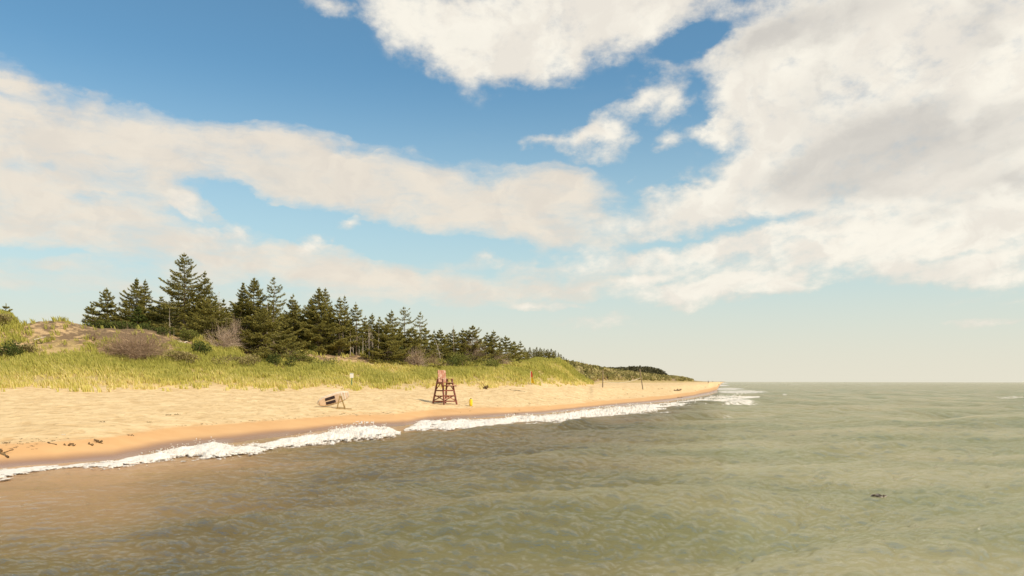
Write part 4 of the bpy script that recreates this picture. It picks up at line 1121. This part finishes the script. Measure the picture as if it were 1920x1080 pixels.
link('grip_pad', board_mesh(.26, .56, .66, .056, .074, -.95, -.16, 0), M_BLACK, bd)
link('nose_stripe', board_mesh(.76, .80, .80, .060, .070, dome=0), M_WHITE, bd)
link('nose_stripe', board_mesh(.85, .88, .80, .060, .070, dome=0), M_WHITE, bd)
# the trestle that holds it up is a thing of its own
tr = thing('trestle', 'raw timber trestle propping up the rescue board', 'trestle', spot(637.5, bp.y - .25))
ap = Vector((.02, .10, 1.02))
for foot, t_ in (((-.20, -.20, -.08), (-.05, 0, 0)), ((.42, -.12, -.08), (.05, .0, -.02)), ((.16, 1.15, .02), (0, .06, -.08))):
    bm = bmesh.new(); bar(bm, foot, ap + Vector(t_), .085, .05, (0, 1, 0)); bevel(bm, .005); link('leg', bm, M_WOOD, tr)
bm = bmesh.new(); bar(bm, (-.30, -.22, .035), (.98, -.42, .02), .07, .06); bevel(bm, .005); link('foot_beam', bm, M_WOOD, tr)
bm = bmesh.new(); bar(bm, (-.18, -.13, .10), (.40, -.07, .10), .05, .05); bevel(bm, .005); link('tie_bar', bm, M_WOOD, tr)

# ---- yellow buoy standing by the chair
yp = hit(883, 761.5); s = yp.y / F
yb = thing('rescue_can', 'yellow torpedo-shaped rescue can standing upright on the sand right of the chair', 'rescue can', yp, .5)
bm = bmesh.new(); r = 3.2 * s; H_ = 14 * s
lathe(bm, [(r * .55, -.03), (r * .95, .04), (r, H_ * .2), (r, H_ * .75), (r * .92, H_ * .88), (r * .5, H_ * .97), (r * .2, H_)]); 
for f in bm.faces: f.smooth = True
link('float', bm, M_YELLOW, yb)
for k in range(2):
    bm = bmesh.new(); a0 = k * math.pi + .6
    pts = [Vector((r * q * math.cos(a0), r * q * math.sin(a0), z)) for q, z in ((.98, H_ * .30), (1.35, H_ * .36), (1.35, H_ * .62), (.98, H_ * .68))]
    for p, q in zip(pts[:-1], pts[1:]): bar(bm, p, q, .03)
    link('handle', bm, M_YELLOW, yb)
bm = bmesh.new(); lathe(bm, [(r * .42, H_ * .965), (r * .45, H_ * 1.0), (r * .40, H_ * 1.05), (r * .15, H_ * 1.06)], 12); link('cap', bm, M_BLACK, yb)

# ---- small notice on a green post
npx = spot(659.5, 91.5); s = npx.y / F
# board centre row 704, foot row ~719
nb_ = thing('notice_sign', 'small white notice on a green post in the marram grass', 'sign', npx)
zt = zof(704.5, npx.y) - npx.z
bm = bmesh.new(); bar(bm, (0, 0, -.2), (0, 0, zt + 3 * s), .09, .05, (0, 1, 0)); bevel(bm, .005); link('post', bm, M_GREENP, nb_)
bm = bmesh.new(); bar(bm, (0, -.045, zt - 4.6 * s), (0, -.045, zt + 4.6 * s), 6.6 * s, .03, (0, 1, 0)); bevel(bm, .006); link('board', bm, M_WHITE, nb_)
bm = bmesh.new()
bar(bm, (0, -.066, zt + 3.9 * s), (0, -.066, zt + 4.3 * s), 6.0 * s, .008, (0, 1, 0)); link('top_band', bm, M_GREENP, nb_)

# ---- furled red and yellow beach flag
fp = spot(994.5, 112); s = fp.y / F
fp = hit(995, 721); s = fp.y / F
fl = thing('beach_flag', 'furled red over yellow beach flag at the edge of the grass', 'flag', fp, math.radians(35))
top = 25 * s
bm = bmesh.new(); lathe(bm, [(.025, -.3), (.025, top), (.008, top + .02)], 10); link('pole', bm, M_WHITE, fl)
def cloth(z0, z1, w0, w1, seed):
    bm = bmesh.new(); rows = []
    for i in range(13):
        t = i / 12; z = z0 + (z1 - z0) * t; w = w0 + (w1 - w0) * t; row = []
        for j in range(17):
            u = j / 16; a = u * w; fold = .09 * math.sin(u * 13 + seed + t * 1.5) * (.3 + u)
            row.append(bm.verts.new((.03 + a, fold - .03, z - .10 * u * u)))
        rows.append(row)
    for a, c in zip(rows[:-1], rows[1:]):
        for j in range(16): bm.faces.new((a[j], a[j + 1], c[j + 1], c[j]))
    geom = bmesh.ops.solidify(bm, geom=list(bm.faces), thickness=.012)
    for f in bm.faces: f.smooth = True
    return bm
link('red_cloth', cloth(top, 14 * s, .18, .34, 0), M_REDPL, fl)
link('yellow_cloth', cloth(14 * s - .01, 3 * s, .36, .58, 2), M_YELLOW, fl)

# ---- two net posts and the rope between them
def net_post(px, py, topx, topy, label):
    p = hit(px, py); s = p.y / F
    t = Vector(((topx - px) * s, 0, (py - topy) * s))
    bm = bmesh.new(); bar(bm, t * -.06, t, .20, .20, (0, 1, 0)); bevel(bm, .03)
    o = link('net_post', bm, M_GREY, None, p); tag(o, label, 'post', 'net posts on the beach'); return p, p + t
pa, ta = net_post(1130, 726.5, 1130.5, 694, 'upright wooden net post on the beach, left of the two')
pb, tb_ = net_post(1205.5, 730, 1199.5, 691.5, 'tilted dark wooden net post on the beach, right of the two')
B = Bag(); a = np.array(ta) + np.array([0, 0, -2.0]); c = np.array(tb_) + np.array([0, 0, -1.9]); u = np.linspace(0, 1, 30)
pts = a[None] * (1 - u)[:, None] + c[None] * u[:, None]; pts[:, 2] -= 4 * .55 * u * (1 - u)
B.tube(pts, np.full(30, .05), 5)
o = link('net_rope', B.mesh('net_rope', True), M_LOG); tag(o, 'pale slack rope sagging between the two net posts', 'rope')

# ---- driftwood
def log(name, label, px0, py0, px1, py1, r, mat, group=None, lift=0.0, cat='driftwood', D=None):
    a = hit(px0, py0) if D is None else spot(px0, D); c = hit(px1, py1) if D is None else spot(px1, D)
    if lift: a.z += lift; c.z += lift
    m = (a + c) / 2
    rg = np.random.RandomState(int(px0 * 7 + py0))
    u = np.linspace(0, 1, 8)[:, None]
    pts = (np.array(a - m) * (1 - u) + np.array(c - m) * u) + rg.normal(0, 1, (8, 3)) * r * .8 + np.array([0, 0, r * .6])
    B = Bag(); B.tube(pts, r * np.array([.7, 1, 1.05, 1, .95, .9, .75, .45]), 7)
    ends = [pts[0], pts[-1]]
    if r > .06 and r < .19:
        for k in range(3):
            e = pts[rg.randint(2, 7)]; B.tube([e, e + rg.normal(0, 1, 3) * np.array([4, 4, 2]) * r + np.array([0, 0, r * 2])], [r * .4, r * .15], 4)
    o = link(name, B.mesh(name, True), mat, None, m); tag(o, label, cat, group)
# bleached plank lying on the grassy slope
a = hit(64, 648); c = hit(97, 644); m = (a + c) / 2
bm = bmesh.new(); bar(bm, a - m + Vector((0, 0, .55)), c - m + Vector((0, -1.2, .55)), .34, .10); bevel(bm, .01)
o = link('plank', bm, M_LOG, None, m); tag(o, 'bleached white plank lying in the grass at the left', 'plank')
log('driftwood_log', 'pale fallen log on the bank below the big spruce skirt', 456, 661, 486, 659.5, .16, M_LOG)
log('driftwood_log', 'pale fallen branch on the bank under the drooping spruce', 330, 648, 352, 643, .10, M_LOG)
log('driftwood_log', 'thin dark log on the wet sand far down the beach', 1264, 732.5, 1277, 732, .19, M_KELP)
log('driftwood_stick', 'longest dark stick on the wet sand near the bottom left', 123, 837, 141, 839, .045, M_KELP)
log('driftwood_stick', 'thin dark stick above the longest one at lower left', 88, 831, 105, 836, .03, M_KELP)
log('driftwood_stick', 'short stick right of the longest dark stick', 179, 830, 191, 833, .05, M_KELP)
log('driftwood_stick', 'tiny stick between the longest and the short dark one', 168, 834, 173, 837, .04, M_KELP)
log('driftwood_root', 'dark broken root sticking out of the sand at the left edge', -6, 846, 15, 861, .065, M_KELP, cat='root')
log('driftwood_stick', 'long thin pale stick on the dry sand below the grass', 955, 731, 985, 734, .04, M_KELP)
log('driftwood_stick', 'dark clump of weed on the dry sand right of the rescue can', 904, 729, 914, 729.5, .16, M_KELP)
log('driftwood_stick', 'thin dark stick beside the low wet sand by the swash', 1270, 745, 1280, 745.5, .06, M_KELP)
# scraps of seaweed: small ragged lumps strewn on the strand line
def weed(px, py, r, label, group=None, seed=0, mat=None, name='seaweed_clump', cat='seaweed'):
    p = hit(px, py); s = p.y / F; R = r * s
    rg = np.random.RandomState(seed); B = Bag(); n = 46
    a = rg.rand(n) * 6.283; q = R * np.sqrt(rg.rand(n))
    P = np.stack([q * np.cos(a) * 1.3, q * np.sin(a), rg.rand(n) * R * .45], 1)
    d = np.stack([np.cos(a), np.sin(a), rg.normal(.1, .3, n)], 1)
    B.quads(sprays(rg, P, d, R * .7, R * .22, None, .5), np.full(n, .5))
    o = link(name, B.mesh(name), mat or M_KELP, None, p); tag(o, label, cat, group)
weed(244, 818, 4.5, 'largest dark seaweed clump on the smooth wet sand, lower left', seed=1)
weed(316, 780, 4, 'seaweed clump high on the dry sand, left one of two', seed=2)
weed(333, 779, 4, 'seaweed clump high on the dry sand, right one of two', seed=3)
weed(192, 793, 4, 'dark seaweed scrap on the dry sand above the white litter', seed=4)
weed(280, 793.5, 3.5, 'dark seaweed scrap right of the middle of the dry sand', seed=5)
weed(12, 833, 5, 'ragged heap of weed beside the dark broken root', seed=6)
weed(968, 776, 3, 'dark seaweed scrap on the wet sand below the rescue can', seed=7)
weed(508, 824, 2.5, 'dark speck of seaweed at the edge of the surf', seed=8)
wr = np.random.RandomState(31)
for k in range(46):
    px = wr.uniform(0, 130) if k % 2 else wr.uniform(0, 75)
    py = 832 + wr.uniform(-5, 16) - px * .06
    weed(px, py, wr.uniform(1.0, 2.4), 'small brown scrap of the weed line at the lower left', 'weed line scraps, lower left', 100 + k)
for k in range(60):
    px = wr.uniform(330, 760); py = float(np.interp(px, [330, 440, 640, 760], [800, 793, 778, 774])) + wr.normal(0, 1.5)
    weed(px, py, wr.uniform(.8, 1.8), 'small brown scrap on the high tide line', 'scraps along the high tide line', 200 + k)
for k in range(46):
    px = wr.uniform(860, 1340); py = float(np.interp(px, [860, 1000, 1100, 1200, 1340], [768, 757, 748, 741, 726])) + wr.normal(0, 5)
    weed(px, py, wr.uniform(.6, 1.6), 'small brown scrap on the sand beyond the lifeguard chair', 'scraps beyond the chair', 300 + k)
weed(120, 817, 3, 'white scrap of litter on the dry sand at the left', seed=9, mat=M_WHITE, name='litter_scrap', cat='litter')
# something dark breaking the surface of the sea
D = CAM_H * F / (935 - HZ); rg = np.random.RandomState(4); B = Bag(); n = 90
a = rg.rand(n) * 6.283; q = .13 * np.sqrt(rg.rand(n)); P = np.stack([q * np.cos(a) * 1.2, q * np.sin(a) * .8, .02 + .06 * rg.rand(n) * (1 - q / .2)], 1)
B.quads(sprays(rg, P, np.stack([np.cos(a), np.sin(a), rg.normal(0, .3, n)], 1),   .10, .05, None, .6), np.full(n, .5))
o = link('floating_seaweed', B.mesh('floating_seaweed'), M_WEEDWET, None, ((1648 - 960) / F * D, D, .05)); tag(o, 'dark clump of weed floating in the sea at right', 'seaweed')

# ------------------------------------------------------------------ people far down the beach
def skin_figure(name, joints, edges, rad):
    me = bpy.data.meshes.new(name); me.from_pydata(joints, edges, []); me.update()
    ob = bpy.data.objects.new(name, me); COL.objects.link(ob)
    md = ob.modifiers.new('skin', 'SKIN'); sb = ob.modifiers.new('sub', 'SUBSURF'); sb.levels = 2; sb.render_levels = 2
    for k, r in enumerate(rad): me.skin_vertices[0].data[k].radius = (r, r)
    me.skin_vertices[0].data[0].use_root = True
    dg = bpy.context.evaluated_depsgraph_get(); m2 = bpy.data.meshes.new_from_object(ob.evaluated_get(dg))
    bpy.data.objects.remove(ob)
    return m2
def person(px, py, h, label, shirt, trunks, stride=.25, rz=0.0):
    """h in photo pixels"""
    p = hit(px, py, lo=_ip(SHORE, px) if px < 1340 else 200); 
    k = 1.0
    J = [(0, 0, .96), (0, 0, 1.15), (0, 0, 1.38), (0, 0, 1.50), (0, .02, 1.60), (0, .01, 1.74),
         (.10, 0, .92), (.12, stride, .50), (.12, stride * .6, .06), (.12, stride * .6 + .16, .03),
         (-.10, 0, .92), (-.12, -stride * .3, .50), (-.12, -stride, .08), (-.12, -stride + .15, .03),
         (.19, 0, 1.42), (.25, -.08, 1.13), (.24, .08, .90), (.25, .13, .80), (-.19, 0, 1.42), (-.25, .06, 1.13), (-.24, .18, .92), (-.25, .22, .82)]
    E = [(0, 1), (1, 2), (2, 3), (3, 4), (4, 5), (0, 6), (6, 7), (7, 8), (8, 9), (0, 10), (10, 11), (11, 12), (12, 13), (2, 14), (14, 15), (15, 16), (16, 17), (2, 18), (18, 19), (19, 20), (20, 21)]
    R = [.15, .13, .15, .06, .09, .075, .09, .065, .042, .035, .09, .065, .042, .035, .06, .045, .035, .03, .06, .045, .035, .03]
    t = thing('person', label, 'person', p, rz)
    body = skin_figure('body', J, E, R)
    link('body', body, M_SKIN, t)
    R2 = [.17, .155, .17]; top = skin_figure('top', [(0, 0, .98), (0, 0, 1.16), (0, 0, 1.40), (.20, 0, 1.42), (.235, -.05, 1.24), (-.20, 0, 1.42), (-.235, .04, 1.24)], [(0, 1), (1, 2), (2, 3), (3, 4), (2, 5), (5, 6)], R2 + [.075, .06, .075, .06])
    link('shirt', top, shirt, t)
    leg = skin_figure('legs', [(0, 0, .97), (.10, 0, .90), (.12, stride * .75, .60), (-.10, 0, .90), (-.12, -stride * .2, .60)], [(0, 1), (1, 2), (0, 3), (3, 4)], [.165, .11, .09, .11, .09])
    link('shorts', leg, trunks, t)
    bm = bmesh.new(); bmesh.ops.create_icosphere(bm, subdivisions=2, radius=.115, matrix=Matrix.Translation((0, -.01, 1.73)) @ Matrix.Diagonal((.95, 1.05, .9, 1)))
    link('hair', bm, M_HAIR, t)
    s = h * p.y / F / 1.78
    t.scale = (s, s, s)
M_SKIN = paint_mat('skin', (0.42, 0.23, 0.15), (0.38, 0.20, 0.13), .5)
M_HAIR = paint_mat('dark_hair', (0.03, 0.02, 0.015), (0.05, 0.03, 0.02), .6)
M_NAVY = paint_mat('dark_cloth', (0.05, 0.035, 0.035), (0.07, 0.045, 0.04), .8)
M_MAUVE = paint_mat('dull_brown_cloth', (0.16, 0.10, 0.08), (0.20, 0.13, 0.10), .8)
person(1328, 719.3, 6.2, 'person in dark clothes walking on the sand far down the beach, nearest of three', M_NAVY, M_NAVY, .28, .6)
person(1336.5, 716.6, 3.2, 'person far down the beach, smallest and farthest of three', M_MAUVE, M_NAVY, .2, 2.6)
person(1348, 722.2, 3.6, 'person wading at the edge of the surf far down the beach', M_MAUVE, M_MAUVE, .2, -.6)
